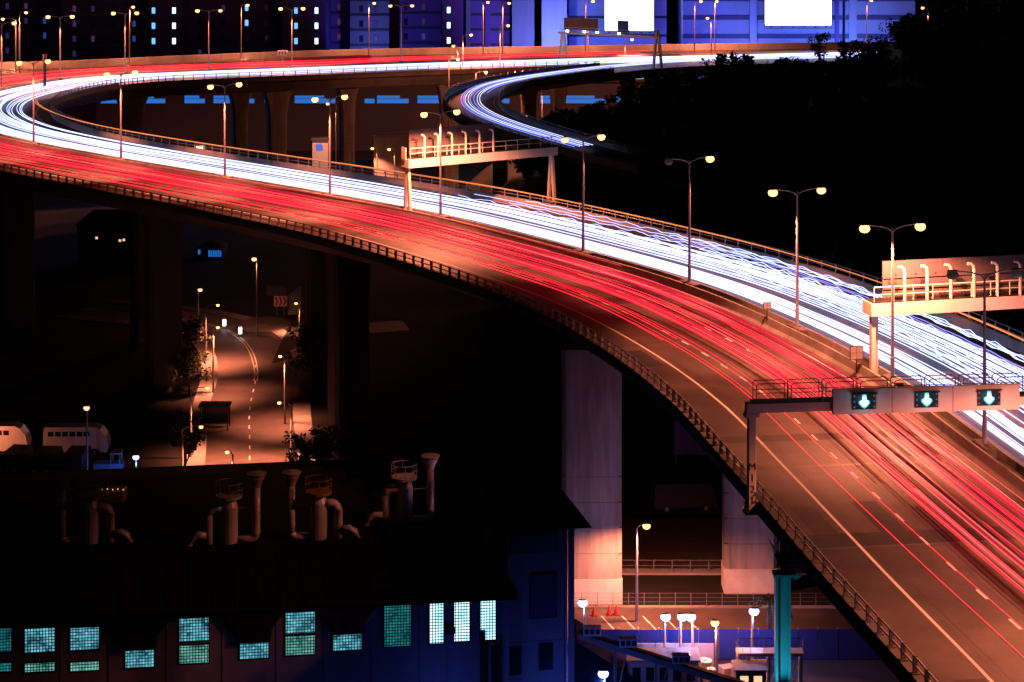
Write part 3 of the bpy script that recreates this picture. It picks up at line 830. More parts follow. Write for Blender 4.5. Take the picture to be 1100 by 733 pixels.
# the mass of the wood: too dark to tell one tree from the next
variants = [tree_geo(100+k, 7.0, 3.6, 800, 0.0, 0.5, 0.1) for k in range(5)]
wood = MB(); spots = []
for _ in range(9000):
    if len(spots) >= 290: break
    x = fr.uniform(-4, 120); y = fr.uniform(212, 412)
    i = MAIN.nearest((x, y)); 
    if (MAIN.at(i)-Vector((x, y, 0))).length < 22: continue
    j = RAMP.nearest((x, y))
    if (RAMP.at(j)-Vector((x, y, 0))).length < 8.5 and y > 296: continue
    if any((a-x)**2+(b-y)**2 < 17 for a, b in spots): continue
    u = 550+FPX*x/y; z = hill_z(x, y)
    vtop = HORIZON+FPX*(CAM_H-(z+6.6))/y
    # the crowns stay below the skyline of the photographed hill
    sky_v = [(540, 150), (560, 142), (600, 122), (640, 108), (690, 84), (760, 70), (860, 64), (905, 62), (930, 46), (960, 26), (990, 13), (1020, 2), (1100, -30), (1800, -200)]
    lim = 150
    for (ua, va), (ub, vb) in zip(sky_v, sky_v[1:]):
        if ua <= u < ub: lim = va+(vb-va)*(u-ua)/(ub-ua)
    if u < 540 or vtop < lim-2: continue
    spots.append((x, y))
    tk, cr = variants[len(spots) % 5]; s = fr.uniform(0.75, 1.15); w = fr.uniform(0, 6.28); cw, sw = math.cos(w)*s, math.sin(w)*s
    for src in (tk, cr):
        wood.add([(x+px*cw-py*sw, y+px*sw+py*cw, z+pz*s) for px, py, pz in src.v], src.f)
o = wood.build('wood', 'leaf'); tag(o, 'black mass of dense wood covering the dark hillside', 'wood', kind='stuff')
# the trees whose outlines can be picked out against the lit street and facades
for k, (u, v, d, h, rad, n, airy, lab) in enumerate((
        (882, 92, 372, 9.5, 2.6, 900, 0.7, 'gnarled airy tree standing dark against the blue facade'),
        (909, 90, 366, 8.0, 2.2, 800, 0.5, 'smaller tufted tree just right of the gnarled airy one'),
        (940, 92, 350, 9.5, 4.2, 2200, 0.0, 'dense round tree on the hill crest right of the tufted tree'),
        (972, 80, 345, 10.5, 4.6, 2400, 0.0, 'dense tall tree on the hill crest below the facade corner'),
        (1003, 66, 345, 10.5, 4.6, 2200, 0.0, 'highest visible tree on the hill crest at the top edge'),
        (1040, 50, 340, 11, 5.0, 2200, 0.0, 'dark tree climbing out of the frame at the upper right'),
        (805, 108, 380, 6.5, 3.0, 1400, 0.2, 'low bushy tree in front of the white merging lanes'),
        (770, 112, 380, 6.0, 3.0, 1300, 0.3, 'low ragged tree left of the bushy one by the merging lanes'),
        (842, 106, 376, 6.6, 3.0, 1400, 0.2, 'low spreading tree below the left billboard corner'),
        (715, 125, 370, 6.8, 3.2, 1400, 0.1, 'dark bushy tree below the splayed gantry legs'),
        (655, 146, 350, 6.5, 3.0, 1400, 0.1, 'dark bushy tree by the pier of the curling ramp'),
        (600, 158, 330, 6.0, 2.6, 1200, 0.1, 'dark bushy tree where the curling ramp disappears'))):
    p = at_d(u, v, d); p.z = hill_z(p.x, p.y)-0.2; zt = at_d(u, {882: 34, 909: 44, 940: 40, 972: 20, 1003: 6, 1040: -10, 805: 62, 770: 64, 842: 62, 715: 78, 655: 100, 600: 118}[u], d).z; h = max(5.0, zt-p.z)
    tree(p, 300+k, h, rad, n, lab, airy, 0.26, group='trees on the hill crest', low=0.35 if airy > 0.4 else 0.1)

# ------------------------------------------------------------------ city blocks behind the far parapet
mat('facade_mauve', (0.22, 0.11, 0.34), 0.8, var=0.3, scale=0.25, streak=True)
mat('facade_grey', (0.34, 0.34, 0.38), 0.75, var=0.25, scale=0.25, dirt=0.3, streak=True)
mat('facade_pale', (0.62, 0.64, 0.70), 0.7, var=0.2, scale=0.3, dirt=0.25, streak=True)
mat('band_blue', (0.10, 0.10, 0.16), 0.6, var=0.2, scale=1)
mat('band_dark', (0.05, 0.05, 0.07), 0.6, var=0.2, scale=1)
mat('glass_dark', (0.02, 0.022, 0.03), 0.15, spec=0.6)
wr = random.Random(31)
glow('added_glow_dim', (0.10, 0.06, 0.30), 0.22)
glow('added_glow_violet', (0.30, 0.08, 0.35), 0.20)
glow('added_glow_faint', (0.05, 0.12, 0.5), 0.35)
glow('window_blue', (0.18, 0.45, 1.0), 1.4)
glow('window_ice', (0.55, 0.85, 1.0), 2.4)
glow('ribbon_blue', (0.02, 0.20, 0.75), 0.75)
glow('billboard_white', (0.93, 0.97, 1.0), 9.0)
def city(u0, u1, D, top, depth, material, label, floors=True, win_cols=(), lit=(), band_mat='band_dark', floor_h=3.55, z_first=-9.4, ribs=(), band=0.0):
    """block facing the viewer; win_cols are photo columns, lit = {(col, floor): material}"""
    x0 = (u0-550)/FPX*D; x1 = (u1-550)/FPX*D
    t = thing('city_building', label, 'building', ((x0+x1)/2, D, GROUND_Z)); w = x1-x0
    MB().box(-w/2, w/2, 0, depth, 0, top-GROUND_Z).build('wall', material, t)
    MB().box(-w/2-0.4, w/2+0.4, -0.4, depth+0.4, top-GROUND_Z, top-GROUND_Z+0.7).build('roof', 'band_dark', t)
    z = z_first-GROUND_Z; k = 0
    while z < top-GROUND_Z-1.5:
        if floors: MB().box(-w/2+0.05, w/2-0.05, -0.22, 0.0, z-1.05, z-0.45+band).build('floor_band', band_mat, t)
        for c, uc in enumerate(win_cols):
            wx = (uc-550)/FPX*D-(x0+x1)/2
            mt = lit.get((c, k)) if isinstance(lit, dict) else None
            if mt is None and floors and wr.random() < 0.5: mt = wr.choice(['added_glow_dim', 'added_glow_dim', 'added_glow_violet', 'added_glow_faint'])  # random glow added to give the dark blocks a purple tone
            f = MB().box(wx-0.5, wx+0.5, -0.10, 0.02, z-0.1, z+1.5).build('window', 'band_dark', t)
            MB().box(wx-0.4, wx+0.4, -0.14, -0.10, z, z+1.4).build('pane', mt or 'glass_dark', f)
        z += floor_h; k += 1
    for ur, rm, rw in ribs:
        rx = (ur-550)/FPX*D-(x0+x1)/2
        MB().box(rx-rw/2, rx+rw/2, -0.5, 0.0, 0, top-GROUND_Z-0.2).build('pilaster', rm, t)
    return t
B, I = 'window_blue', 'window_ice'
allrow = lambda cs, m: {(c, k): m for c in cs for k in range(2, 14)}
city(-60, 62, 515, 26, 18, 'facade_mauve', 'dark mauve block behind the lamps at the left edge', win_cols=(8, 28, 48), band_mat='facade_mauve')
city(66, 158, 505, 24, 18, 'facade_mauve', 'dark mauve block left of the column of ice blue windows', win_cols=(80, 100, 122, 144), band_mat='facade_grey')
city(160, 196, 498, 30, 14, 'facade_mauve', 'slim dark stair tower with two columns of small blue windows', floors=False, win_cols=(165, 187), lit={**allrow((0,), B), **allrow((1,), I)})
city(199, 300, 508, 27, 18, 'facade_mauve', 'wide dark mauve block between the two stair towers', win_cols=(215, 240, 265, 286), lit={(2, 4): B, (2, 3): B}, band_mat='facade_mauve')
city(303, 350, 498, 30, 14, 'facade_mauve', 'second stair tower with blue windows right of the wide mauve block', floors=False, win_cols=(318, 340), lit={**allrow((0,), B), **allrow((1,), I)})
city(353, 375, 512, 28, 16, 'facade_mauve', 'narrow dark block left of the blue lit balconies', win_cols=(364,))
city(376, 418, 505, 28, 16, 'facade_grey', 'block with blue lit banded balconies', win_cols=(388, 404))
city(420, 474, 512, 29, 16, 'facade_mauve', 'low dark block with a brown lit upper band', win_cols=(436, 455))
city(475, 497, 500, 32, 12, 'facade_mauve', 'very dark tower with one column of ice blue windows', floors=False, win_cols=(482,), lit=allrow((0,), I))
city(499, 548, 506, 30, 14, 'facade_mauve', 'purple block behind the cluster of far lamps', ribs=((503, 'facade_grey', 1.0), (524, 'facade_mauve', 1.2)))
city(550, 574, 502, 30, 12, 'facade_grey', 'violet blue tower left of the dark slot', floors=False)
city(582, 609, 500, 31, 12, 'facade_pale', 'pale blue lit tower left of the brown far sign', floors=False)
city(611, 716, 512, 30, 14, 'facade_pale', 'deep blue lit block carrying the left white billboard', floor_h=4.4)
city(733, 806, 506, 30, 16, 'facade_pale', 'blue lit podium with dark ledges left of the white pilaster', floor_h=4.4, z_first=-0.55, band=0.5, band_mat='band_blue')
city(813, 905, 506, 30, 16, 'facade_pale', 'blue lit podium carrying the right white billboard', floor_h=4.4, z_first=-0.55, band=0.5, band_mat='band_blue', ribs=((899, 'facade_mauve', 0.9),))
city(908, 983, 506, 29, 16, 'facade_pale', 'violet blue lit podium ending above the dark hill', floor_h=4.4, z_first=-0.55, band=0.5, band_mat='band_blue', ribs=((916, 'facade_pale', 1.8),))
city(805.5, 813, 504.5, 29, 10, 'facade_pale', 'slim white pilaster tower between two blue podiums', floors=False)

def billboard(u0, u1, v1, D, top, label):
    x0 = (u0-550)/FPX*D; x1 = (u1-550)/FPX*D; z0 = CAM_H-D*(v1-HORIZON)/FPX
    t = thing('billboard', label, 'billboard', ((x0+x1)/2, D, z0)); w = x1-x0; h = top-z0
    MB().box(-w/2, w/2, -0.05, 0.0, 0, h).build('lit_face', 'billboard_white', t)
    MB().box(-w/2-0.25, w/2+0.25, 0.02, 0.5, -0.25, h+0.25).build('frame', 'band_dark', t)
    MB().box(-w/2-0.3, w/2+0.3, -0.9, -0.1, -0.75, -0.62).build('catwalk', 'dark_steel', t)
    for k in range(6):
        x = -w/2+w*(k+0.5)/6
        l = MB().cbox((x, -0.9, -0.35), (0.5, 0.3, 0.3), 0.04).build('floodlight', 'dark_steel', t)
    return t
billboard(650, 702, 33, 509, 20, 'blazing white billboard above the splayed far gantry')
billboard(822, 893, 27, 503, 20, 'blazing white billboard on the right blue podium')

# added hidden floodlights brighten the facades from poles behind the parapet
FG = 'added blue floodlights at the foot of the facades'
mat('pole_dark', (0.08, 0.08, 0.09), 0.5, metal=0.4)
for k, (u, v, D, pw, col) in enumerate(((397, 62, 492, 7000, (0.12, 0.16, 1.0)), (560, 62, 488, 9000, (0.22, 0.16, 1.0)), (596, 60, 486, 15000, (0.2, 0.28, 1.0)), (632, 60, 488, 15000, (0.02, 0.06, 1.0)),
                               (700, 60, 488, 5000, (0.02, 0.05, 1.0)), (752, 58, 484, 5500, (0.14, 0.08, 1.0)), (790, 58, 486, 7000, (0.07, 0.09, 1.0)), (809, 58, 494, 4500, (0.2, 0.3, 1.0)),
                               (850, 58, 486, 7500, (0.03, 0.06, 1.0)), (900, 58, 490, 7000, (0.03, 0.12, 1.0)), (916, 58, 494, 5500, (0.2, 0.3, 1.0)), (955, 58, 484, 7500, (0.18, 0.15, 1.0)))):
    p = at_d(u, v, D)
    t = thing('floodlight', 'added blue floodlight %s along the foot of the lit facades' % ORD[k], 'floodlight', (p.x, p.y, GROUND_Z), 0, FG)
    hz = p.z-GROUND_Z
    MB().tube([(0,0,0), (0,0,hz)], [0.14, 0.09], 6).build('pole', 'pole_dark', t)
    MB().cbox((0, 0.1, hz+0.15), (0.5, 0.4, 0.35), 0.05).build('housing', 'pole_dark', t)
    light('flood', 'SPOT', (0, 0.4, hz+0.3), pw, col, t, 0.3, 130, 0.6, target=(0, 14, hz+7.5))
# the dark blocks' purple cast is put into facade_mauve; rear slip road lamps light it

# low block behind the piers with blue ribbon windows
x0, x1 = -92, 34
t = thing('low_building', 'long low building behind the far piers with blue lit ribbon windows', 'building', (0, 474, GROUND_Z))
MB().box(x0, x1, 0, 14, 0, 15.2).build('wall', 'band_dark', t)
MB().box(x0-0.5, x1+0.5, -0.6, 14.5, 15.2, 15.9).build('roof', 'band_dark', t)
x = x0+1
rb = random.Random(3)
while x < x1-6:
    w = rb.choice([2.2, 4.5, 7, 9]); 
    if rb.random() < 0.78:
        f = MB().box(x-0.15, x+w+0.15, -0.12, 0.02, 10.35, 12.35).build('window', 'band_dark', t)
        MB().box(x, x+w, -0.16, -0.12, 10.5, 11.5).build('pane', 'ribbon_blue', f)
        if w > 4: MB().box(x, x+w*0.72, -0.16, -0.12, 11.6, 12.2).build('pane', 'ribbon_blue', f)
    x += w+rb.uniform(0.5, 2.5)

# ------------------------------------------------------------------ single lamps beyond the bend
def single(u, v, D, base_z, label, group, side=1, state=2, power=9000.0, reach=1.3, post_u=None, wide=False, cone=140, head=0.8, blend=0.5):
    """single arm lamp whose head appears at (u, v) at distance D"""
    p = at_d(u, v, D); h = p.z-base_z+0.1
    dx = (post_u-u)*D/FPX if post_u is not None else -side*reach
    sd = 1 if dx < 0 else -1
    t = thing('street_lamp', label, 'street lamp', (p.x+dx, p.y, base_z), 0, group)
    MB().tube([(0,0,0), (0,0,h*0.6), (0,0,h-0.2)], [0.13, 0.1, 0.07], 7).build('column', 'column_steel', t)
    rc = abs(dx)
    MB().tube([(0,0,h-0.3), (sd*rc*0.3,0,h), (sd*rc*0.9,0,h+0.12)], [0.06, 0.05, 0.04], 5).build('arm', 'column_steel', t)
    lx, lz = luminaire(t, sd*(rc-0.36), h+0.1, sd, state, head)
    if state == 2 and wide: light('lamp_light', 'POINT', (lx, 0, lz-0.1), power, SODIUM, t, 0.25)
    elif state == 2: light('lamp_light', 'SPOT', (lx, 0, lz), power, SODIUM, t, 0.25, cone, blend)
    if state == 3: light('lamp_light', 'POINT', (lx, 0, lz-0.1), power, BLUE, t, 0.15)
    return t
RGp = 'single lamps along the rear slip road'
for k, (u, v, D, pu) in enumerate(((3, 21, 428, 17), (28, 14, 430, 21), (143, 8, 428, 139), (266, 6, 434, 259), (402, 4, 443, 396), (524, 3, 447, 519), (547, 4, 449, 540), (637, 2, 451, 629), (753, 2, 455, 746), (770, 2, 457, 768))):
    D = min((q for q in REAR.p), key=lambda q: abs(550+FPX*q.x/q.y-u)).y-6.0
    single(u, v, D, 0.0, 'lit single lamp on the rear slip road, %s from the left' % ORD[k], RGp, post_u=pu, power=14000, cone=166)
for k, (u, v, D, pu, bz, lab) in enumerate((
        (546, 28, 409, 537, 0, 'lit lamp in front of the violet blue tower'), (506, 38, 408, 497, 0, 'lit lamp in front of the purple block'), (487, 50, 426, 492, 0, 'short lit lamp beside the merging lanes'),
        (492, 64, 383, 482, -12, 'lit lamp standing below the far deck left of the ramp'), (522, 78, 389, 511, -12, 'lit lamp over the top of the curling ramp'),
        (593, 94, 392, 582, -13, 'lit lamp inside the loop of the curling ramp'), (565, 126, 372, 560, -13, 'lit lamp low inside the curling ramp near the trees'),
        (625, 26, 430, 632, 0, 'lit lamp in front of the brown far sign'), (679, 43, 428, 671, 0, 'dull lit lamp under the far gantry'), (760, 20, 436, 764, 0, 'lit lamp in front of the left podium'),
        (991, 9, 420, 997, -10, 'lit lamp behind the hill crest at the upper right'), (352, 112, 430, 361, GROUND_Z, 'lit lamp under the far deck between the piers'),
        (936, 1, 440, 931, 0, 'lit lamp in front of the violet blue podium'),
        (400, 160, 425, 405, GROUND_Z, 'lit lamp on the left of the pale wall behind the gantry'), (418, 161, 420, 424, GROUND_Z, 'lit lamp on the right of the pale wall behind the gantry'),
        (268, 172, 410, 272, GROUND_Z, 'small lit lamp low behind the pale concrete parapet'))):
    single(u, v, D, bz, lab, 'scattered lamps beyond the bend', post_u=pu, power=34000 if k in (0, 1) else 6000 if k in (3, 4) else (16000 if k not in (13, 14) else 9000), cone=125, wide=k in (3, 4))
single(145, 152, 398, GROUND_Z, 'blue white lamp shining through the rails of the pale parapet', 'scattered lamps beyond the bend', post_u=140, state=3, power=1500)

# small lit things on the ground under the bend
glow('sign_lit', (1.0, 0.75, 0.5), 1.6)
p = at_d(214.5, 164, 440)
t = thing('lit_kiosk', 'small lit kiosk front under the far deck', 'kiosk', (p.x, p.y, GROUND_Z))
MB().box(-1.1, 1.1, 0, 2, 0, p.z-GROUND_Z+0.9+0.8).build('wall', 'concrete', t)
MB().box(-1.05, 1.05, -0.06, 0, p.z-GROUND_Z, p.z-GROUND_Z+1.4).build('lit_panel', 'sign_lit', t)
p = at_d(344, 172, 436)
t = thing('pale_hut', 'tall pale hut with a dim window under the far deck', 'hut', (p.x, p.y, GROUND_Z))
MB().box(-1.6, 1.6, 0, 3, 0, 7.0).build('wall', 'facade_pale', t)
MB().box(-0.9, 0.5, -0.06, 0, 4.9, 6.2).build('window', 'ribbon_blue', t)
MB().box(-1.9, 1.9, -0.4, 3.3, 7.0, 7.3).build('roof', 'band_dark', t)
light('hut_light', 'POINT', (0, -4, 3.5), 160, (1.0, 0.6, 0.5), t, 0.2)
p = at_d(421, 182, 428)
t = thing('retaining_wall', 'pale concrete wall with lit face behind the left sign gantry', 'wall', (p.x, p.y, GROUND_Z))
MB().box(-3.6, 3.6, 0, 0.8, 0, 8.6).build('wall_face', 'concrete_pale', t)
MB().box(-3.8, 3.8, -0.15, 0.95, 8.6, 8.9).build('coping', 'concrete', t)

# ------------------------------------------------------------------ street seen through the gap under the viaduct
GZ = GROUND_Z
STREET = Path([(-24.0, 190, GZ), (-27.1, 221, GZ), (-29.9, 244, GZ), (-31.4, 262.7, GZ), (-34.6, 278.4, GZ), (-39.5, 288.7, GZ), (-47, 295, GZ), (-60, 301, GZ)], 2.0)
street = strip(STREET, 0, STREET.length, -4.9, 4.6, 0.02, cols=2).build('road', 'asphalt')
tag(street, 'orange lit street curving away through the gap under the viaduct', kind='structure')
for sg, w in ((1, 4.6), (-1, 4.9)):
    sweep_var(STREET, 0, STREET.length, lambda d: [(sg*w, 0), (sg*w, 0.14), (sg*(w+2.0), 0.14), (sg*(w+2.0), 0)]).build('pavement', 'concrete', street)
d = 4.0
while d < STREET.length*0.62:
    strip(STREET, d, d+1.6, -0.07, 0.07, 0.026).build('lane_dash', 'road_paint', street); d += 4.2
sd = STREET.nearest((-31.0, 258))
for o in (-0.2, 0.2): strip(STREET, sd, STREET.length, o-0.06, o+0.06, 0.026).build('centre_line', 'road_paint', street)
side = Path([(-33, 276, GZ), (-28.5, 283, GZ), (-20, 288, GZ), (-8, 292, GZ)], 2.0)
so = strip(side, 0, side.length, -3.2, 3.2, 0.012).build('road', 'asphalt'); tag(so, 'short side road forking right at the head of the lit street', kind='structure')
SG = 'small lamps along the lit street'
for k, (u, v, D, pu, lab) in enumerate((
        (234, 329, 268, 221, 'lamp at the far left of the lit street under the blue pavilion'), (234, 353, 252, 229, 'lower lamp beside the glowing bollards'),
        (223, 418, 224, 205, 'lamp beside the dark shelter on the lit street'), (216, 460, 207, 196, 'lamp by the small leafy tree left of the lit street'),
        (300, 434, 222, 313, 'lamp on the right of the lit street over the dark bush'), (301, 384, 238, 306, 'lamp under the drooping dark tree'),
        (244, 487, 200, 250, 'lowest lamp just above the workshop roof'), (318, 327, 285, 322, 'small lamp on the pale wall end right of the street'))):
    single(u, v, D, GZ, 'lit ' + lab, SG, post_u=pu, power=15000 if k < 7 else 5000, cone=112, head=0.5, blend=0.95)
single(273, 279, 283, GZ, 'tall lit mast above the head of the lit street', SG, post_u=276, power=2500)
single(215, 312, 290, GZ, 'tiny dim lamp left of the street above the starry lamp', SG, post_u=213, state=1)
single(93, 439, 214, GZ, 'dim lamp on a tall pole above the parked vehicles', SG, post_u=93.5, state=1)
glow('bollard_lit', (0.75, 0.95, 1.0), 5.0)
mat('bollard_body', (0.6, 0.58, 0.3), 0.5)
for k, (u, v, D) in enumerate(((258, 361, 283), (241, 354, 288))):
    p = at_d(u, v, D); 
    t = thing('lit_bollard', ('glowing white traffic bollard on the street island', 'glowing white traffic bollard beyond the island one')[k], 'bollard', (p.x, p.y, GZ+0.1), 0, 'glowing bollards')
    MB().cbox((0, 0, 0.15), (0.5, 0.5, 0.3), 0.04).build('base', 'bollard_body', t)
    MB().cbox((0, 0, 0.72), (0.42, 0.36, 0.84), 0.06).build('lit_body', 'bollard_lit', t)
    MB().cbox((0, 0, 1.2), (0.46, 0.4, 0.1), 0.03).build('cap', 'bollard_body', t)
p = at(272, 357, GZ)
tag(MB().lathe([(3.6, 0.0), (3.6, 0.14), (3.3, 0.16)], 18, (0,0,0), 1.4).build('traffic_island', 'concrete_dark'), 'low kerbed island at the head of the lit street', 'island').location = (p.x+1.0, 290, GZ)
# chevron sign and pale wall at the head of the street
mat('sign_red', (0.45, 0.03, 0.03), 0.5); mat('sign_white', (0.7, 0.7, 0.68), 0.5)
p = Vector((-32.0, 296, GZ))
t = thing('road_sign', 'red and white chevron board at the head of the lit street', 'sign', p)
for x in (-0.5, 0.5): MB().tube([(x, 0, 0), (x, 0, 2.8)], 0.05, 6).build('pole', 'galvanised', t)
MB().box(-0.9, 0.9, -0.06, 0, 1.4, 2.8).build('board', 'sign_white', t)
for k in range(3): MB().add([(-0.8+k*0.55, -0.075, 1.5), (-0.5+k*0.55, -0.075, 1.5), (-0.28+k*0.55, -0.075, 2.1), (-0.5+k*0.55, -0.075, 2.7), (-0.8+k*0.55, -0.075, 2.7), (-0.58+k*0.55, -0.075, 2.1)], [(0,1,2,3,4,5)]).build('chevron', 'sign_red', t)
t = thing('retaining_wall', 'pale sloping wall lit orange at the head of the street', 'wall', (-27.5, 297, GZ))
MB().add([(-3.6, 0, 0), (4.6, 1.2, 0), (4.6, 1.2, 4.6), (1.5, 0.7, 4.0), (-2.2, 0.2, 3.6), (-3.6, 0, 2.6), (-3.6, 0.8, 0), (4.6, 2, 0), (4.6, 2, 4.6), (1.5, 1.5, 4.0), (-2.2, 1.0, 3.6), (-3.6, 0.8, 2.6)],
         [(0,1,2,3,4,5), (11,10,9,8,7,6)]+[(k, k+6, (k+1) % 6+6, (k+1) % 6) for k in range(6)]).build('wall_face', 'concrete_pale', t)
MB().box(-6.6, -3.9, 0.4, 1.0, 2.6, 3.9).build('side_wall', 'concrete', t)
# blue pavilion far behind
t = thing('pavilion', 'small round roofed pavilion with blue lit windows beyond the street', 'pavilion', ((226-550)/FPX*340, 340, GZ))
MB().box(-2.0, 2.0, 0, 4, 0, 1.7).build('wall', 'band_dark', t)
MB().lathe([(2.5, 1.7), (2.4, 1.9), (1.6, 2.4), (0.4, 2.7)], 14, (0, 2.0, 0)).build('roof', 'band_dark', t)
for k in range(6): MB().box(-0.3+k*0.36, -0.08+k*0.36, -0.08, 0, 0.4, 1.45-0.1*(k % 2)).build('window', 'ribbon_blue', t)
MB().box(-1.95, -1.6, -0.1, 0.2, 0.8, 1.5).build('window', 'ribbon_blue', t)
# dark shelter at the kerb
t = thing('bus_shelter', 'dark flat roofed shelter beside the lit street', 'shelter', ((231-550)/FPX*236, 236, GZ))
MB().box(-1.7, 1.7, -1.1, 1.1, 2.5, 2.75).build('roof', 'dark_steel', t)
for x in (-1.5, 1.5):
    for y in (-0.9, 0.9): MB().cbox((x, y, 1.25), (0.14, 0.14, 2.5)).build('post', 'dark_steel', t)
MB().box(-1.4, 1.4, 0.95, 1.0, 0.3, 2.2).build('back_panel', 'glass_dark', t)
MB().box(-1.2, 1.2, 0.3, 0.75, 0.42, 0.5).build('bench', 'dark_steel', t)
tree(Vector((-23.0, 252, GZ)), 901, 8.0, 3.4, 2600, 'drooping dark tree overhanging the right side of the lit street', 0.1, 0.22)
tree(Vector((-19.6, 216, GZ)), 902, 5.0, 3.2, 2200, 'dark round bush at the lower right of the lit street', 0.0, 0.22)
tree(Vector((-32.5, 213.5, GZ)), 903, 7.5, 1.7, 900, 'slim leafy tree left of the lowest street lamps', 0.5, 0.22)
tree(Vector((-40.0, 268, GZ)), 904, 5.5, 2.2, 1500, 'dark bush beside the left kerb of the lit street', 0.0, 0.22)
tree(Vector((-38.0, 252, GZ)), 905, 5.0, 2.4, 1500, 'dark bush behind the shelter on the lit street', 0.0, 0.22)
# a few lit rooms far left below the viaduct
t = thing('hillside_house', 'dark house with a few tiny lit windows below the viaduct', 'house', (-62, 330, GZ))
MB().box(-5, 5, 0, 6, 0, 7).build('wall', 'band_dark', t); MB().add([(-5.4, -0.4, 7), (5.4, -0.4, 7), (5.4, 6.4, 7), (-5.4, 6.4, 7), (-3, 3, 9), (3, 3, 9)], [(0,1,5,4), (1,2,5), (2,3,4,5), (3,0,4)]).build('roof', 'band_dark', t)
glow('window_warm', (1.0, 0.55, 0.3), 1.2)
for x, z in ((-2.2, 4.9), (1.4, 4.5), (2.0, 4.6)): MB().box(x, x+0.35, -0.06, 0, z, z+0.35).build('window', 'window_warm', t)

# ------------------------------------------------------------------ parked vehicles above the workshop roof
mat('van_white', (0.72, 0.70, 0.66), 0.35, var=0.08, scale=1.5); mat('van_dark', (0.04, 0.045, 0.06), 0.35, spec=0.5); mat('tyre', (0.015, 0.015, 0.016), 0.85)
mat('cab_blue', (0.12, 0.2, 0.42), 0.4)
def vehicle(name, label, loc, rotz, prof, width, body, wheels, windows, cat, extra=None):
    t = thing(name, label, cat, loc, rotz, 'vehicles parked above the workshop roof')
    n = len(prof); w = width/2; m = MB()
    ins = 0.12
    m.add([(x, -w+(ins if z > 1.4 else 0), z) for x, z in prof]+[(x, w-(ins if z > 1.4 else 0), z) for x, z in prof],
          [tuple(range(n)), tuple(range(2*n-1, n-1, -1))]+[(k, k+n, (k+1) % n+n, (k+1) % n) for k in range(n)])
    m.build('body', body, t)
    for wx in wheels:
        for s in (-1, 1):
            tw = MB(); tw.lathe([(0.2, -0.11), (0.38, -0.11), (0.38, 0.11), (0.2, 0.11)], 14)
            tw.v = [(wx+x, s*(w-0.06)+z, 0.38+y) for x, y, z in tw.v]; wo = tw.build('wheel', 'tyre', t)
            rm = MB(); rm.lathe([(0.05, -0.12), (0.2, -0.125), (0.2, 0.125), (0.05, 0.12)], 10); rm.v = [(wx+x, s*(w-0.06)+z, 0.38+y) for x, y, z in rm.v]; rm.build('rim', 'galvanised', wo)
    for (xa, xb, za, zb) in windows:
        for s in (-1, 1):
            yy = s*(w-ins+0.015); MB().box(xa, xb, min(yy, yy+0.01*s), max(yy, yy+0.01*s), za, zb).build('side_window', 'glass_dark', t)
    for s in (-1, 1):
        MB().cbox((prof[-1][0]+0.02, s*(w-0.3), 0.85), (0.06, 0.3, 0.2)).build('headlight', 'sign_white', t)
    return t
bus_prof = [(-3.4, 0.35), (3.3, 0.35), (3.4, 1.1), (3.15, 2.0), (2.6, 2.7), (2.0, 2.95), (-3.3, 2.95), (-3.4, 2.4)]
box_prof = [(-2.5, 0.4), (2.5, 0.4), (2.5, 1.3), (2.1, 2.2), (1.6, 2.35), (-2.4, 2.35), (-2.5, 2.0)]
D0 = 226
vehicle('minibus', 'pale minibus with a rounded front lit orange from behind the dark vans', Vector(((83-550)/FPX*D0, D0, GZ)), 0.02, bus_prof, 2.2, 'van_white', (-2.1, 2.0),
        [(-2.9+k*0.75, -2.3+k*0.75, 2.0, 2.5) for k in range(6)], 'minibus')
vehicle('minibus', 'second pale minibus with only its rounded front showing at the left', Vector(((-4-550)/FPX*D0, D0+0.5, GZ)), 0.0, bus_prof, 2.2, 'van_white', (-2.1, 2.0),
        [(-2.9+k*0.75, -2.3+k*0.75, 2.0, 2.5) for k in range(6)], 'minibus')
vehicle('van', 'dark van parked below the second minibus front', Vector(((18-550)/FPX*219, 219, GZ)), 1.45, box_prof, 2.0, 'van_dark', (-1.5, 1.5), [(-1.8, 1.2, 1.5, 2.0)], 'van')
vehicle('van', 'low dark van parked left of the dark truck', Vector(((52-550)/FPX*219, 218.5, GZ)), 1.5, box_prof, 2.0, 'van_dark', (-1.5, 1.5), [(-1.8, 1.2, 1.5, 2.0)], 'van')
vehicle('truck', 'dark boxy truck with a bluish front parked before the minibus', Vector(((84-550)/FPX*218, 217.5, GZ)), 1.55, [(x, z*1.12) for x, z in box_prof], 2.2, 'van_dark', (-1.5, 1.5), [(-0.2, 1.2, 1.6, 2.1)], 'truck')
t = vehicle('pickup_truck', 'pickup with pale blue bed and raised cab frame at the row end', Vector(((119-550)/FPX*218, 217, GZ)), 0.05,
        [(-1.5, 0.4), (1.4, 0.4), (1.5, 0.9), (1.45, 1.5), (-1.45, 1.5), (-1.5, 1.0)], 1.8, 'cab_blue', (-0.9, 0.9), [], 'pickup')
MB().box(-1.5, 1.0, -0.93, -0.9, 0.55, 1.05).build('side_stripe', 'van_white', t)
for x in (0.3, 1.2):
    for y in (-0.8, 0.8): MB().cbox((x, y, 2.0), (0.08, 0.08, 1.0)).build('cab_post', 'galvanised', t)
MB().box(0.2, 1.3, -0.9, 0.9, 2.5, 2.62).build('cab_roof', 'galvanised', t)
single(-22, 462, 222, GZ, 'added unseen low warm lamp beyond the left edge lighting the pale minibus', SG, post_u=-28, state=2, power=800, wide=True)  # added out of view only to light the minibus side
single(146, 492, 214, GZ, 'blue yard lamp beside the pickup', SG, post_u=147, state=3, power=350)

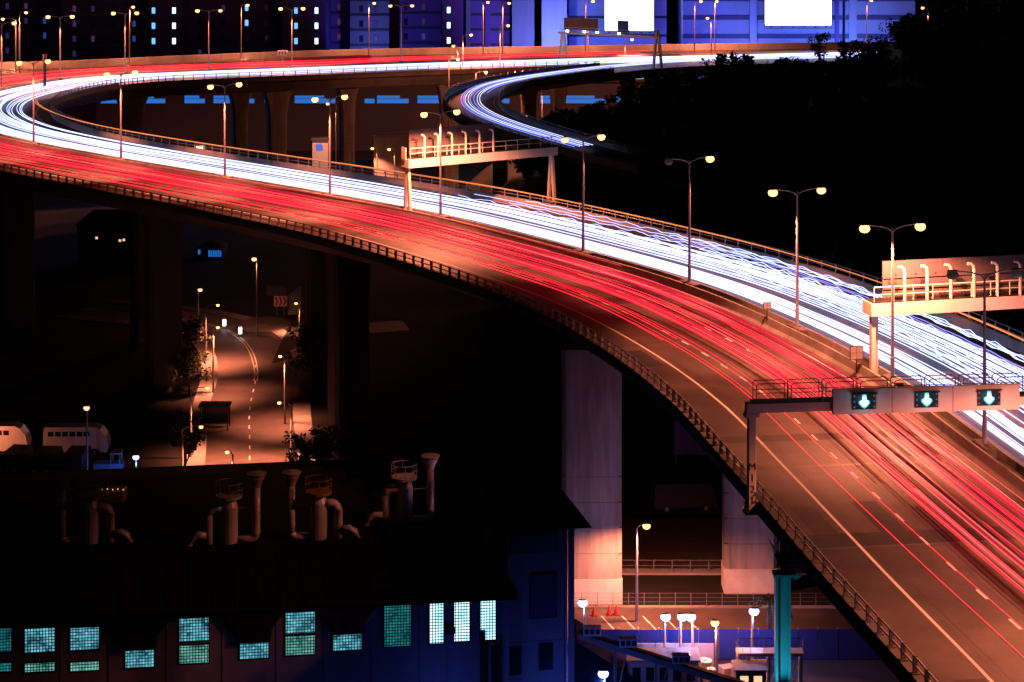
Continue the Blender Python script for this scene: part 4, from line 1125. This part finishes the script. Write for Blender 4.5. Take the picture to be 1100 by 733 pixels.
# ------------------------------------------------------------------ the dark workshop
mat('workshop_wall', (0.46, 0.40, 0.44), 0.8, var=0.3, scale=0.5, dirt=0.35, streak=True)
mat('roof_black', (0.008, 0.007, 0.008), 0.95, var=0.3, scale=0.5, spec=0.03)
mat('pipe_pale', (0.55, 0.48, 0.52), 0.45, metal=0.2, var=0.25, scale=1.2, streak=True)
mat('platform_yellow', (0.26, 0.14, 0.02), 0.5, var=0.2, scale=2)
mat('duct_black', (0.014, 0.013, 0.015), 0.8)
def block_glass(name, dark, lightc, strength, sx, sz):
    """glass blocks: every cell glows a little differently"""
    m = bpy.data.materials.new(name); m.use_nodes = True; nt = m.node_tree; b = nt.nodes['Principled BSDF']
    b.inputs['Base Color'].default_value = (0.05, 0.08, 0.09, 1); b.inputs['Roughness'].default_value = 0.25
    tc = nt.nodes.new('ShaderNodeTexCoord'); mp = nt.nodes.new('ShaderNodeMapping'); mp.inputs['Scale'].default_value = (1/sx, 1, 1/sz)
    nt.links.new(tc.outputs['Object'], mp.inputs['Vector'])
    fl = nt.nodes.new('ShaderNodeVectorMath'); fl.operation = 'FLOOR'; nt.links.new(mp.outputs['Vector'], fl.inputs[0])
    wn_ = nt.nodes.new('ShaderNodeTexWhiteNoise'); wn_.noise_dimensions = '3D'; nt.links.new(fl.outputs[0], wn_.inputs['Vector'])
    nz = nt.nodes.new('ShaderNodeTexNoise'); nz.inputs['Scale'].default_value = 0.9; nt.links.new(tc.outputs['Object'], nz.inputs['Vector'])
    ad = nt.nodes.new('ShaderNodeMath'); ad.operation = 'MULTIPLY_ADD'; ad.inputs[1].default_value = 0.55; nt.links.new(wn_.outputs['Value'], ad.inputs[0])
    m2 = nt.nodes.new('ShaderNodeMath'); m2.operation = 'MULTIPLY_ADD'; m2.inputs[1].default_value = 2.4; m2.inputs[2].default_value = -0.95; nt.links.new(nz.outputs['Fac'], m2.inputs[0])
    nt.links.new(m2.outputs[0], ad.inputs[2])
    rp = nt.nodes.new('ShaderNodeValToRGB'); rp.color_ramp.elements[0].color = (*dark, 1); rp.color_ramp.elements[1].color = (*lightc, 1)
    nt.links.new(ad.outputs[0], rp.inputs['Fac']); nt.links.new(rp.outputs['Color'], b.inputs['Emission Color'])
    b.inputs['Emission Strength'].default_value = strength
    MATS[name] = m
PW = 0.205
block_glass('block_teal', (0.002, 0.07, 0.11), (0.22, 0.78, 0.95), 0.95, PW, PW)
block_glass('block_green', (0.01, 0.18, 0.17), (0.25, 0.75, 0.62), 0.75, PW, PW)
block_glass('block_dim', (0.0, 0.09, 0.10), (0.03, 0.30, 0.32), 0.8, PW, PW)
block_glass('block_bright', (0.25, 0.85, 1.0), (0.8, 1.0, 1.0), 1.9, PW, PW)
wA = Vector((-39.5, 146.76, GZ)); wB = Vector((0.9, 152.85, GZ))     # facade from left to right
ws = thing('workshop', 'long dark workshop with glowing glass block windows and black roof', 'workshop', wA, rotz_of(wA, wB))
WL = (wB-wA).length; EZ = 9.75
def wx_of(u):     # photo column -> distance along the facade
    k = (u-550)/FPX; dx, dy = (wB.x-wA.x)/WL, (wB.y-wA.y)/WL
    return (k*wA.y-wA.x)/(dx-k*dy)
def wz_of(u, v):
    s = wx_of(u); y = wA.y+(wB.y-wA.y)/WL*s
    return CAM_H-y*(v-HORIZON)/FPX-GZ
MB().box(0, wx_of(547), 0, 34, 0, EZ).build('wall', 'workshop_wall', ws)
for u in (66, 118, 180, 240, 298, 349, 400, 452, 482, 540):
    x = wx_of(u)
    MB().box(x-0.09, x+0.09, -0.08, 0.0, 0, EZ-0.1).build('wall_rib', 'workshop_wall', ws)
# roof: low hipped black sheet with a ridge and standing seams
rf = MB(); ov = 1.3; RL = WL-0.6
rf.add([(-3, -ov, EZ), (RL, -ov, EZ), (RL+0.2, 36, EZ), (-3, 36, EZ), (-3, -ov, EZ+0.25), (RL, -ov, EZ+0.25), (RL+0.2, 36, EZ+0.25), (-3, 36, EZ+0.25), (-3, 8, EZ+1.1), (RL-4.0, 8, EZ+1.1), (RL-4.0, 30, EZ+1.1), (-3, 30, EZ+1.1)],
       [(3,2,1,0), (0,1,5,4), (1,2,6,5), (2,3,7,6), (3,0,4,7), (4,5,9,8), (5,6,10,9), (6,7,11,10), (8,9,10,11), (7,4,8,11)])
ro = rf.build('roof', 'roof_black', ws)
for k in range(26):
    x = -2+k*1.6
    if x < RL-4.2: MB().bar((x, -ov, EZ+0.27), (x, 8, EZ+1.12), 0.06, 0.06).build('roof_seam', 'roof_black', ro)
def block_window(u0, u1, v0, v1, gm):
    um = (u0+u1)/2; x0, x1 = wx_of(u0), wx_of(u1); z1, z0 = wz_of(um, v0), wz_of(um, v1)
    z1 = min(z1, EZ-0.12)
    f = MB(); e = 0.09
    f.box(x0-e, x1+e, -0.10, 0.0, z0-e, z0).box(x0-e, x1+e, -0.10, 0.0, z1, z1+e).box(x0-e, x0, -0.10, 0.0, z0, z1).box(x1, x1+e, -0.10, 0.0, z0, z1)
    fo = f.build('window', 'band_dark', ws)
    MB().box(x0, x1, -0.04, -0.012, z0, z1).build('glass_blocks', gm, fo)
    b = MB(); x = math.ceil(x0/PW)*PW
    while x < x1: b.box(x-0.028, x+0.028, -0.065, -0.042, z0, z1); x += PW
    z = math.ceil(z0/PW)*PW
    while z < z1: b.box(x0, x1, -0.062, -0.045, z-0.028, z+0.028); z += PW
    tag(b.build('joints', 'block_joint', fo), kind='stuff')
mat('block_joint', (0.10, 0.16, 0.17), 0.7)
for a in ((-3, 12, 675, 700, 'block_dim'), (-3, 12, 712, 721, 'block_dim'), (27, 59, 675, 700, 'block_teal'), (27, 59, 712, 721, 'block_green'), (76, 106, 674, 698, 'block_teal'), (76, 106, 711, 720, 'block_green'),
          (135, 165, 697, 717, 'block_teal'), (193, 224, 664, 688, 'block_teal'), (193, 224, 693, 712, 'block_green'), (258, 288, 689, 707, 'block_teal'), (307, 338, 657, 680, 'block_teal'),
          (307, 338, 683, 703, 'block_green'), (358, 388, 680, 698, 'block_teal'), (413, 441, 648, 694, 'block_dim'), (461, 476, 645, 691, 'block_bright'), (488, 504, 643, 689, 'block_bright'), (516, 532, 641, 687, 'block_bright')):
    block_window(*a)
# black hoppers hanging over three of the low windows
for u in (150, 273, 373):
    x = wx_of(u); m = MB()
    prof = [(-2.3, EZ-0.2), (2.3, EZ-0.2), (1.15, EZ-2.2), (1.15, EZ-3.0), (-1.15, EZ-3.0), (-1.15, EZ-2.2)]
    zb = wz_of(u, {150: 696, 273: 688, 373: 679}[u])+0.12
    prof = [(-2.2, EZ-0.02), (2.2, EZ-0.02), (1.2, zb+0.9), (1.1, zb), (-1.1, zb), (-1.2, zb+0.9)]
    m.add([(x+px, -0.9, pz) for px, pz in prof]+[(x+px, -0.02, pz) for px, pz in prof], [tuple(range(5, -1, -1)), tuple(range(6, 12))]+[(k, (k+1) % 6, (k+1) % 6+6, k+6) for k in range(6)])
    m.build('hopper', 'duct_black', ws)
for u, w in ((518, 0.35), (529.5, 0.28), (535, 0.3)):
    x = wx_of(u); MB().box(x-w/2, x+w/2, -0.5, -0.12, 0, wz_of(u, 676 if u < 520 else 690)).build('duct', 'duct_black', ws)
x = wx_of(483); MB().box(x-0.4, x+0.4, -0.3, -0.02, wz_of(483, 680), wz_of(483, 674)).build('fan_box', 'duct_black', ws)
# stair tower at its right end
tA = Vector(((545-550)/FPX*154.0, 154.0, GZ)); tB = Vector(((617-550)/FPX*155.0, 155.0, GZ))
tw = thing('stair_tower', 'blue lit stair tower with a black overhanging roof at the end of the workshop', 'tower', tA, rotz_of(tA, tB))
TL = (tB-tA).length; TH = 14.0
MB().box(0, TL, 0, 9, 0, TH).build('wall', 'workshop_wall', tw)
MB().add([(-1.3, -1.0, TH), (TL+1.1, -1.0, TH), (TL+1.1, 10, TH), (-1.3, 10, TH), (-1.3, 3.0, TH+1.7), (TL-1.4, 3.0, TH+1.7), (TL-1.4, 7, TH+1.7), (-1.3, 7, TH+1.7)],
         [(3,2,1,0), (0,1,5,4), (1,2,6,5), (2,3,7,6), (3,0,4,7), (4,5,6,7)]).build('roof', 'roof_black', tw)
mat('tower_glass', (0.05, 0.10, 0.16), 0.3, spec=0.5)
for (u0, u1, v0, v1, mt) in ((549, 598, 574, 592, 'tower_glass'), (570, 597, 617, 663, 'tower_glass'), (547, 559, 694, 722, 'glass_dark'), (580, 593, 692, 719, 'glass_dark')):
    x0 = (u0-545)/72*TL; x1 = (u1-545)/72*TL; z1 = CAM_H-154.5*(v0-HORIZON)/FPX-GZ; z0 = CAM_H-154.5*(v1-HORIZON)/FPX-GZ
    f = MB().box(x0-0.08, x1+0.08, -0.08, 0, z0-0.08, z1+0.08).build('window', 'band_dark', tw)
    MB().box(x0, x1, -0.11, -0.08, z0, z1).build('pane', mt, f)
MB().tube([(TL-0.62, -0.16, 0), (TL-0.62, -0.16, TH-0.1)], 0.11, 8).build('downpipe', 'pipe_pale', tw)
MB().box(-0.05, TL+0.02, -0.04, 0, 5.6, 5.75).build('string_course', 'workshop_wall', tw)
# blue yard floodlights throwing up the facade (fixtures stand below the frame)
YG = 'blue floodlights in the yard'
for k, (x, y, pw, lab) in enumerate(((-3.5, 146.5, 240, 'blue floodlight in front of the bright end of the workshop'), (5.6, 150.0, 380, 'blue floodlight at the foot of the stair tower'), (-12.5, 144.5, 40, 'blue floodlight in front of the dim workshop window'))):
    t = thing('floodlight', lab, 'floodlight', (x, y, GZ), 0, YG)
    MB().tube([(0,0,0), (0,0,0.7)], 0.06, 6).build('pole', 'pole_dark', t); MB().cbox((0, 0.05, 0.8), (0.5, 0.3, 0.35), 0.04).build('housing', 'pole_dark', t)
    light('flood', 'POINT', (0, 0.35, 1.1), pw, (0.05, 0.12, 1.0), t, 0.15)

# ------------------------------------------------------------------ dust pipes on the workshop roof
def arc(c, r, a0, a1, n, plane='xz', y=0):
    return [(c[0]+r*math.cos(math.radians(a0+(a1-a0)*k/n)), y, c[1]+r*math.sin(math.radians(a0+(a1-a0)*k/n))) for k in range(n+1)]
def dust_unit(u, D, label, flip, platform, railing, scale=1.0):
    x = (u-550)/FPX*D
    t = thing('dust_collector', label, 'dust collector', (x, D, GZ+EZ+0.9), 0.15, 'dust collectors on the workshop roof')
    f = -1 if flip else 1
    MB().lathe([(0.15, -0.6), (0.66, -0.2), (0.68, 2.9), (0.5, 3.4), (0.2, 3.5)], 16).build('drum', 'pipe_pale', t, smooth=False)
    # exhaust stack with funnel
    m = MB().tube([(f*0.5, 0, 0.35)]+[(f*(1.55+0.5*math.cos(w)), 0, 0.85+0.5*math.sin(w)) for w in [math.radians(-100+k*25) for k in range(5)]]+[(f*2.05, 0, 2.0), (f*2.05, 0, 4.3)], 0.30, 12)
    m.build('stack', 'pipe_pale', t, smooth=True)
    MB().lathe([(0.30, 4.25), (0.42, 4.6), (0.62, 4.95), (0.64, 5.05)], 14, (f*2.05, 0, 0)).build('funnel', 'pipe_pale', t)
    MB().lathe([(0.74, 5.2), (0.74, 5.28), (0.1, 5.42)], 14, (f*2.05, 0, 0)).build('rain_cap', 'pipe_pale', t)
    # feed elbow on the other side
    m = MB().tube([(-f*0.4, -0.2, 2.75), (-f*0.9, -0.2, 2.85)]+[(-f*(0.95+0.55*math.sin(math.radians(a))), -0.2, 2.3+0.55*math.cos(math.radians(a))) for a in (10, 35, 60, 85)]+[(-f*1.5, -0.2, 1.2), (-f*1.5, -0.2, -0.6)], 0.32, 12)
    m.build('feed_pipe', 'pipe_pale', t, smooth=True)
    m = MB().tube([(-f*1.7, -0.4, 0.9), (-f*2.3, -0.4, 0.95), (-f*2.75, -0.4, 0.7), (-f*2.95, -0.4, 0.2), (-f*3.0, -0.4, -0.8)], 0.26, 12)
    m.build('branch_pipe', 'pipe_pale', t, smooth=True)
    MB().bar((f*0.6, 0, 2.7), (f*1.85, 0, 2.75), 0.06, 0.06).build('stay', 'pipe_pale', t)
    pm = platform
    MB().lathe([(1.0, 3.55), (1.0, 3.75)], 14).build('platform', pm, t)
    for hz in (4.2, 4.7):
        MB().tube([(math.cos(6.283*k/14)*0.98, math.sin(6.283*k/14)*0.98, hz) for k in range(15)], 0.03, 5, caps=False).build('guard_rail', railing, t)
    for k in range(8):
        MB().tube([(math.cos(6.283*k/8)*0.98, math.sin(6.283*k/8)*0.98, 3.75), (math.cos(6.283*k/8)*0.98, math.sin(6.283*k/8)*0.98, 4.7)], 0.028, 5).build('guard_post', railing, t)
    return t
dust_unit(97, 161, 'faint dust collector with elbow pipes nearest the left edge of the roof', True, 'platform_yellow', 'pipe_pale')
dust_unit(246, 161, 'dust collector with a funnel stack on its right left of the yellow railed one', False, 'pipe_pale', 'pipe_pale')
dust_unit(342, 162, 'dust collector with a yellow railed platform and twin elbows', True, 'platform_yellow', 'platform_yellow')
dust_unit(434, 166, 'pink lit dust collector with white guard rail and tall funnel stack', False, 'pipe_pale', 'pipe_pale')
# glimmering water tank and vent on the rear of the roof
t = thing('roof_tank', 'dim square tank with a rim of tiny lights behind the first dust collector', 'tank', at_d(124, 545, 172) - Vector((0, 0, 0.3)))
MB().cbox((0, 0, 0.9), (1.6, 1.6, 1.8), 0.05).build('tank_body', 'platform_yellow', t)
for k in range(5): MB().cbox((-0.9+k*0.42, -0.85, 1.95+0.05*(k % 2)), (0.07, 0.07, 0.07)).build('tiny_lamp', 'window_warm', t)
MB().cbox((0, 0, -0.6), (1.2, 1.2, 1.2)).build('stand', 'dark_steel', t)

# ------------------------------------------------------------------ street and yard under the right of the viaduct
lot = MB().add([(4, 169.5, GZ+0.02), (34, 169.5, GZ+0.02), (34, 178.0, GZ+0.02), (4, 178.0, GZ+0.02)], [(0,1,2,3)]).build('road', 'asphalt')
tag(lot, 'orange lit service road between the broad piers and the blue hoarding', kind='structure')
lane2 = MB().add([(-4, 188.0, GZ+0.02), (40, 188.0, GZ+0.02), (40, 203, GZ+0.02), (-4, 203, GZ+0.02)], [(0,1,2,3)]).build('road', 'asphalt')
tag(lane2, 'dim back road behind the broad piers', kind='structure')
MB().box(-4, 40, 186.6, 187.9, GZ, GZ+0.15).build('pavement', 'concrete', lane2)
for k in range(5):
    x = 8.2+k*1.7
    MB().add([(x, 173.0, GZ+0.026), (x+0.12, 173.0, GZ+0.026), (x-0.9+0.12, 176.2, GZ+0.026), (x-0.9, 176.2, GZ+0.026)], [(0,1,2,3)]).build('bay_line', 'road_paint', lot)
tag(MB().box(4, 34, 178.1, 178.4, GZ, GZ+0.16).build('kerb', 'concrete'), 'low kerb along the back of the service road', kind='structure')
t = thing('post_fence', 'thin post and wire fence at the foot of the broad piers', 'fence', (4.5, 178.25, GZ+0.16))
for k in range(20): MB().cbox((k*1.3, 0, 0.55), (0.06, 0.06, 1.1)).build('post', 'rail_dark', t)
for z in (0.35, 0.7, 1.05): MB().tube([(0, 0, z), (24.7, 0, z)], 0.015, 4).build('wire', 'rail_dark', t)
# low guard rail across the back
t = thing('guard_rail', 'low rail fence across the dim road behind the piers', 'fence', (12, 187.2, GZ+0.15))
for k in range(14): MB().cbox((-6+k*1.6, 0, 0.5), (0.08, 0.08, 1.0)).build('post', 'rail_dark', t)
for z in (0.5, 0.95): MB().tube([(-6, 0, z), (14.8, 0, z)], 0.035, 5).build('rail', 'rail_dark', t)
single(694.5, 566, 175, GZ, 'lit lamp on a pale post between the two broad piers', 'lamps under the viaduct', post_u=684, power=16000, cone=164)
mat('truck_maroon', (0.05, 0.02, 0.022), 0.4)
# truck and container in the gloom behind
vehicle('truck', 'parked truck glimmering red in the gloom between the piers', Vector(((735-550)/FPX*206, 206, GZ)), 0.1, [(x*1.2, z*1.15) for x, z in box_prof], 2.3, 'truck_maroon', (-1.9, 1.9), [(0.2, 1.6, 1.7, 2.2)], 'truck')
t = thing('container_stack', 'dim corrugated container raised on legs between the piers', 'container', ((757-550)/FPX*212, 212, GZ))
MB().box(-3.0, 3.0, 0, 2.5, 3.6, 6.9).build('box', 'facade_mauve', t)
for x in (-2.8, 2.8):
    for y in (0.2, 2.3): MB().cbox((x, y, 1.8), (0.2, 0.2, 3.6)).build('leg', 'dark_steel', t)
for k in range(18): MB().box(-2.95+k*0.33, -2.8+k*0.33, -0.05, 0, 3.7, 6.8).build('corrugation', 'facade_mauve', t)
# traffic cones and posts at the foot of the pier
for k, (u, v) in enumerate(((654.5, 661), (662, 661), (638, 662))):
    p = at(u, v, GZ); t = thing('traffic_cone', 'dark traffic cone at the foot of the broad pier, %s from the left' % ORD[(1, 2, 0)[k]], 'cone', p, 0, 'cones at the pier foot')
    MB().lathe([(0.2, 0.05), (0.05, 0.8)], 10).build('cone', 'sign_red', t); MB().cbox((0, 0, 0.025), (0.5, 0.5, 0.05)).build('base', 'tyre', t)
# blue hoarding, panel by panel
mat('hoarding', (0.02, 0.03, 0.16), 0.6, var=0.25, scale=0.8, streak=True)
t = thing('hoarding', 'long hoarding of blue lit panels between the service road and the yard', 'fence', (6, 166.6, GZ))
for k in range(15):
    MB().cbox((k*1.55, 0.03*(k % 2), 1.15), (1.5, 0.07, 2.3)).build('panel', 'hoarding', t)
    MB().cbox((k*1.55-0.775, 0.1, 1.2), (0.09, 0.12, 2.4)).build('post', 'galvanised', t)
yard = MB().add([(-6, 140, GZ+0.02), (30, 140, GZ+0.02), (30, 166.3, GZ+0.02), (-6, 166.3, GZ+0.02)], [(0,1,2,3)]).build('yard', 'asphalt')
tag(yard, 'blue lit paved work yard below the hoarding', kind='structure')
BG = 'blue white lamps round the yard'
for k, (u, v, D, pu, lab, pw) in enumerate(((626, 648, 170, 628, 'blue white lamp in front of the broad pier', 500), (715, 663, 164, 714, 'blue white lamp leftmost of the three over the hoarding', 700), (733, 663, 163.6, 731, 'blue white lamp in the middle of the three over the hoarding', 800),
                                   (742, 663, 164, 744, 'blue white lamp rightmost of the three over the hoarding', 700), (810, 657, 164.5, 808, 'blue white lamp left of the turquoise column', 900), (648, 724, 158, 650, 'blue white lamp above the dark sloping roof', 500))):
    single(u, v, D, GZ, lab, BG, post_u=pu, state=3, power=pw*0.9, head=1.0)
single(768, 670, 161.5, GZ, 'orange lamp on a pale post in the middle of the yard', 'lamps under the viaduct', post_u=769.5, power=3000, wide=True, head=0.8)
# dark sloping lean-to roof and the conveyor bridge
mat('roof_slate', (0.012, 0.012, 0.04), 0.95, var=0.3, scale=1.5, spec=0.03)
t = thing('lean_to', 'dark lean to with a steep sloping roof right of the stair tower', 'lean to', (4.6, 158, GZ))
MB().add([(0, 0, 0), (6.2, 0, 0), (6.2, 0, 0.6), (0.2, 0, 4.4), (0, 0, 4.4), (0, 5, 0), (6.2, 5, 0), (6.2, 5, 0.6), (0.2, 5, 4.4), (0, 5, 4.4)],
         [(0,1,2,3,4), (9,8,7,6,5), (0,5,6,1), (1,6,7,2), (2,7,8,3), (3,8,9,4), (4,9,5,0)]).build('roof', 'roof_slate', t)
mat('conveyor_grey', (0.22, 0.24, 0.24), 0.6, var=0.2, scale=1.5)
cA = at_d(622, 682, 157); cB = at_d(800, 738, 154.5)
t = thing('conveyor', 'long inclined conveyor bridge crossing the yard', 'conveyor', (cA.x, cA.y, GZ))
o = Vector((cA.x, cA.y, GZ)); a = cA-o; b = cB-o
MB().bar(a, b, 0.7, 0.42).build('beam', 'conveyor_grey', t)
MB().bar(a+Vector((0, 0, 0.27)), b+Vector((0, 0, 0.27)), 0.5, 0.1).build('belt', 'tyre', t)
for f_ in (0.08, 0.3, 0.62):
    p = a.lerp(b, f_); MB().cbox((p.x, p.y, p.z+0.62), (1.3, 0.7, 0.62), 0.03).build('hood', 'van_white', t)
    for k in (-1, 0, 1): MB().box(p.x+k*0.4-0.15, p.x+k*0.4+0.15, p.y-0.37, p.y-0.352, p.z+0.45, p.z+0.8).build('hood_window', 'glass_dark', t)
for f_ in (0.22, 0.47, 0.74, 0.92):
    p = a.lerp(b, f_); MB().cbox((p.x, p.y, p.z/2-0.1), (0.2, 0.2, p.z-0.2)).build('leg', 'conveyor_grey', t)
    q = a.lerp(b, f_+0.07); MB().bar((p.x, p.y, 0.3), (q.x, q.y, q.z-0.2), 0.1, 0.1).build('brace', 'conveyor_grey', t)
# yard clutter: huts, silo, gangway
t = thing('gangway', 'pale raised gangway with ladder and rails beside the turquoise column', 'gangway', (at_d(792, 702, 160).x, 160, GZ))
gz = at_d(792, 702, 160).z-GZ
MB().box(0, 5.0, 0, 1.2, gz-0.25, gz).build('deck', 'gantry_paint', t)
for x in (0.1, 2.4, 4.8):
    for y in (0.1, 1.1): MB().cbox((x, y, (gz-0.25)/2), (0.16, 0.16, gz-0.25)).build('leg', 'gantry_paint', t)
for k in range(6): MB().tube([(0.05+k*0.97, 0.05, gz), (0.05+k*0.97, 0.05, gz+1.1)], 0.03, 5).build('rail_post', 'gantry_paint', t)
for z in (0.55, 1.1): MB().tube([(0.05, 0.05, gz+z), (4.95, 0.05, gz+z)], 0.03, 5).build('hand_rail', 'gantry_paint', t)
ld = MB(); 
for x in (-0.1, 0.4): ld.tube([(x, -0.15, 0), (x, -0.15, gz+1.0)], 0.03, 5)
for k in range(9): ld.tube([(-0.1, -0.15, 0.3+k*0.3), (0.4, -0.15, 0.3+k*0.3)], 0.02, 4)
ld.build('ladder', 'gantry_paint', t)
for k in range(6): MB().bar((0.2+k*0.8, 0.6, 0.2), (0.8+k*0.8, 0.6, gz-0.4), 0.08, 0.08).build('brace', 'gantry_paint', t)
for k, (u, v, D, w, h, mt, lab) in enumerate(((757, 716, 161, 0.55, 1.0, 'van_white', 'pale upright drum beside the orange yard lamp'), (764, 722, 160, 0.35, 0.5, 'van_white', 'squat pale drum right of the upright drum'))):
    p = at_d(u, v, D); t = thing('drum', lab, 'drum', (p.x, p.y, GZ)); zt = p.z-GZ+h/2
    MB().lathe([(w, 0), (w, zt-0.06), (w*0.9, zt)], 14).build('drum_body', mt, t); MB().lathe([(w*0.5, zt+0.005), (w*0.5, zt+0.06)], 10).build('lid', 'galvanised', t)
for k, (x, y, w, dpt, h, lab) in enumerate(((11.2, 158.2, 5.2, 2.4, 2.9, 'pale site hut under the conveyor'), (17.6, 157.6, 2.2, 1.8, 2.4, 'dark site hut with a lit window by the conveyor foot'))):
    t = thing('site_hut', lab, 'hut', (x, y, GZ))
    MB().box(-w/2, w/2, 0, dpt, 0, h).build('wall', ('facade_pale', 'band_dark')[k], t); MB().box(-w/2-0.15, w/2+0.15, -0.15, dpt+0.15, h, h+0.12).build('roof', 'conveyor_grey', t)
    for j in range(int(w/1.0)):
        MB().box(-w/2+0.3+j*1.0, -w/2+0.9+j*1.0, -0.05, 0, h*0.5, h*0.85).build('window', 'window_warm' if k else 'glass_dark', t)
t = thing('site_wall', 'pale panel wall between hoarding and conveyor', 'wall', (9.6, 165.2, GZ))
for k in range(4): MB().box(k*1.5, k*1.5+1.46, 0, 0.12, 0, 1.7).build('panel', 'concrete_pale', t)
# turquoise steel column propping the viaduct edge
mat('column_turquoise', (0.10, 0.34, 0.38), 0.6, var=0.35, scale=1.5, streak=True, dirt=0.5)
cx = (840.5-550)/FPX*142
t = thing('steel_column', 'turquoise lit steel column propping the edge of the viaduct', 'column', (cx, 142, GZ))
ch = at_d(840, 618, 142).z-GZ
MB().box(-0.5, -0.32, -0.45, 0.45, 0, ch).build('flange', 'column_turquoise', t); MB().box(0.32, 0.5, -0.45, 0.45, 0, ch).build('flange', 'column_turquoise', t)
MB().box(-0.32, 0.32, -0.06, 0.06, 0, ch).build('web', 'column_turquoise', t)
MB().cbox((0.1, 0, ch+0.1), (1.5, 1.1, 0.2), 0.02).build('cap_plate', 'column_turquoise', t)
MB().add([(0.5, -0.05, ch-0.5), (1.35, -0.05, ch-0.02), (0.5, -0.05, ch-0.02), (0.5, 0.05, ch-0.5), (1.35, 0.05, ch-0.02), (0.5, 0.05, ch-0.02)], [(0,1,2), (5,4,3), (0,3,4,1), (1,4,5,2), (2,5,3,0)]).build('bracket', 'column_turquoise', t)
MB().add([(-0.9, -0.1, ch+2.3), (0.55, -0.1, ch+0.25), (-0.05, -0.1, ch+0.2), (-0.9, 0.6, ch+2.3), (0.55, 0.6, ch+0.25), (-0.05, 0.6, ch+0.2)], [(0,2,1), (3,4,5), (0,1,4,3), (1,2,5,4), (2,0,3,5)]).build('gusset', 'column_turquoise', t)
MB().bar((0.1, 0.3, ch+0.2), (0.1, 0.3, 24-2.75), 0.5, 0.5).build('strut', 'dark_steel', t)
t = thing('floodlight', 'turquoise floodlight at the foot of the steel column', 'floodlight', (cx-1.6, 138.4, GZ))
MB().tube([(0,0,0), (0,0,6.0)], 0.07, 6).build('pole', 'pole_dark', t); MB().cbox((0, 0, 6.1), (0.5, 0.3, 0.35), 0.04).build('housing', 'pole_dark', t)
light('flood', 'SPOT', (0, 0.3, 6.2), 1800, (0.08, 0.75, 1.0), t, 0.15, 70, 0.6, target=(1.7, 4, 12.0))
# young palm by the broad pier
t = thing('palm_tree', 'small dark palm between the broad pier and the turquoise column', 'palm tree', ((826-550)/FPX*168, 168, GZ))
MB().tube([(0,0,0), (0.05,0,2.2), (0.1,0,4.2)], [0.16, 0.12, 0.1], 7).build('trunk', 'bark', t)
fm = MB(); pr = random.Random(4)
for k in range(13):
    w = 6.283*k/13+pr.uniform(-.2, .2); el = pr.uniform(0.2, 1.0); pts = []
    for j in range(7):
        f_ = j/6; pts.append(Vector((0.1+math.cos(w)*1.9*f_, math.sin(w)*1.9*f_, 4.2+el*1.5*f_-1.9*f_*f_)))
    for j in range(6):
        for sg in (-1, 1):
            d_ = Vector((-math.sin(w), math.cos(w), -0.5*sg)).normalized()*sg*0.34*(1-j/8)
            fm.add([pts[j], pts[j+1], pts[j]+d_+Vector((0, 0, -0.12)), ], [(0,1,2)])
fm.build('crown', 'leaf', t)

# crates, pallets and cable drums lying about the yard
mat('crate_wood', (0.42, 0.30, 0.18), 0.8, var=0.4, scale=4)
cr_ = random.Random(9)
for k, (u, v, w, h, lab) in enumerate(((668, 722, 0.9, 0.8, 'slatted crate left of the pale site hut'), (683, 727, 1.1, 0.6, 'low slatted crate in front of the site wall'), (745, 722, 0.8, 0.9, 'tall slatted crate left of the pale drums'),
                                  (781, 725, 1.0, 0.7, 'slatted crate between the orange lamp and the gangway'), (793, 730, 0.8, 1.1, 'upright slatted crate at the foot of the gangway ladder'), (815, 722, 1.2, 0.8, 'slatted crate under the gangway deck'))):
    p = at(u, v, GZ+0.02); t = thing('crate', lab, 'crate', p, cr_.uniform(-0.5, 0.5), 'crates in the yard')
    MB().box(-w/2+0.04, w/2-0.04, -w/2+0.04, w/2-0.04, 0.05, h-0.03).build('box', 'crate_wood', t)
    for j in range(4):
        z0 = 0.02+j*h/4; MB().box(-w/2, w/2, -w/2, w/2, z0, z0+h/4-0.07).build('slat', 'crate_wood', t)
for k, (u, v, lab) in enumerate(((727, 727, 'wooden cable drum standing under the middle blue lamp'), (703, 719, 'wooden cable drum beside the pale panel wall'))):
    p = at(u, v, GZ+0.02); t = thing('cable_drum', lab, 'cable drum', p, 0.4*k, 'cable drums in the yard')
    for s_x in (-0.4, 0.32):
        f = MB().lathe([(0.08, 0), (0.65, 0), (0.65, 0.08), (0.08, 0.08)], 18); f.v = [(s_x+z, x, y+0.65) for x, y, z in f.v]; f.build('flange', 'crate_wood', t)
    c = MB().lathe([(0.38, 0), (0.38, 0.64)], 14); c.v = [(-0.32+z, x, y+0.65) for x, y, z in c.v]; c.build('cable', 'tyre', t)
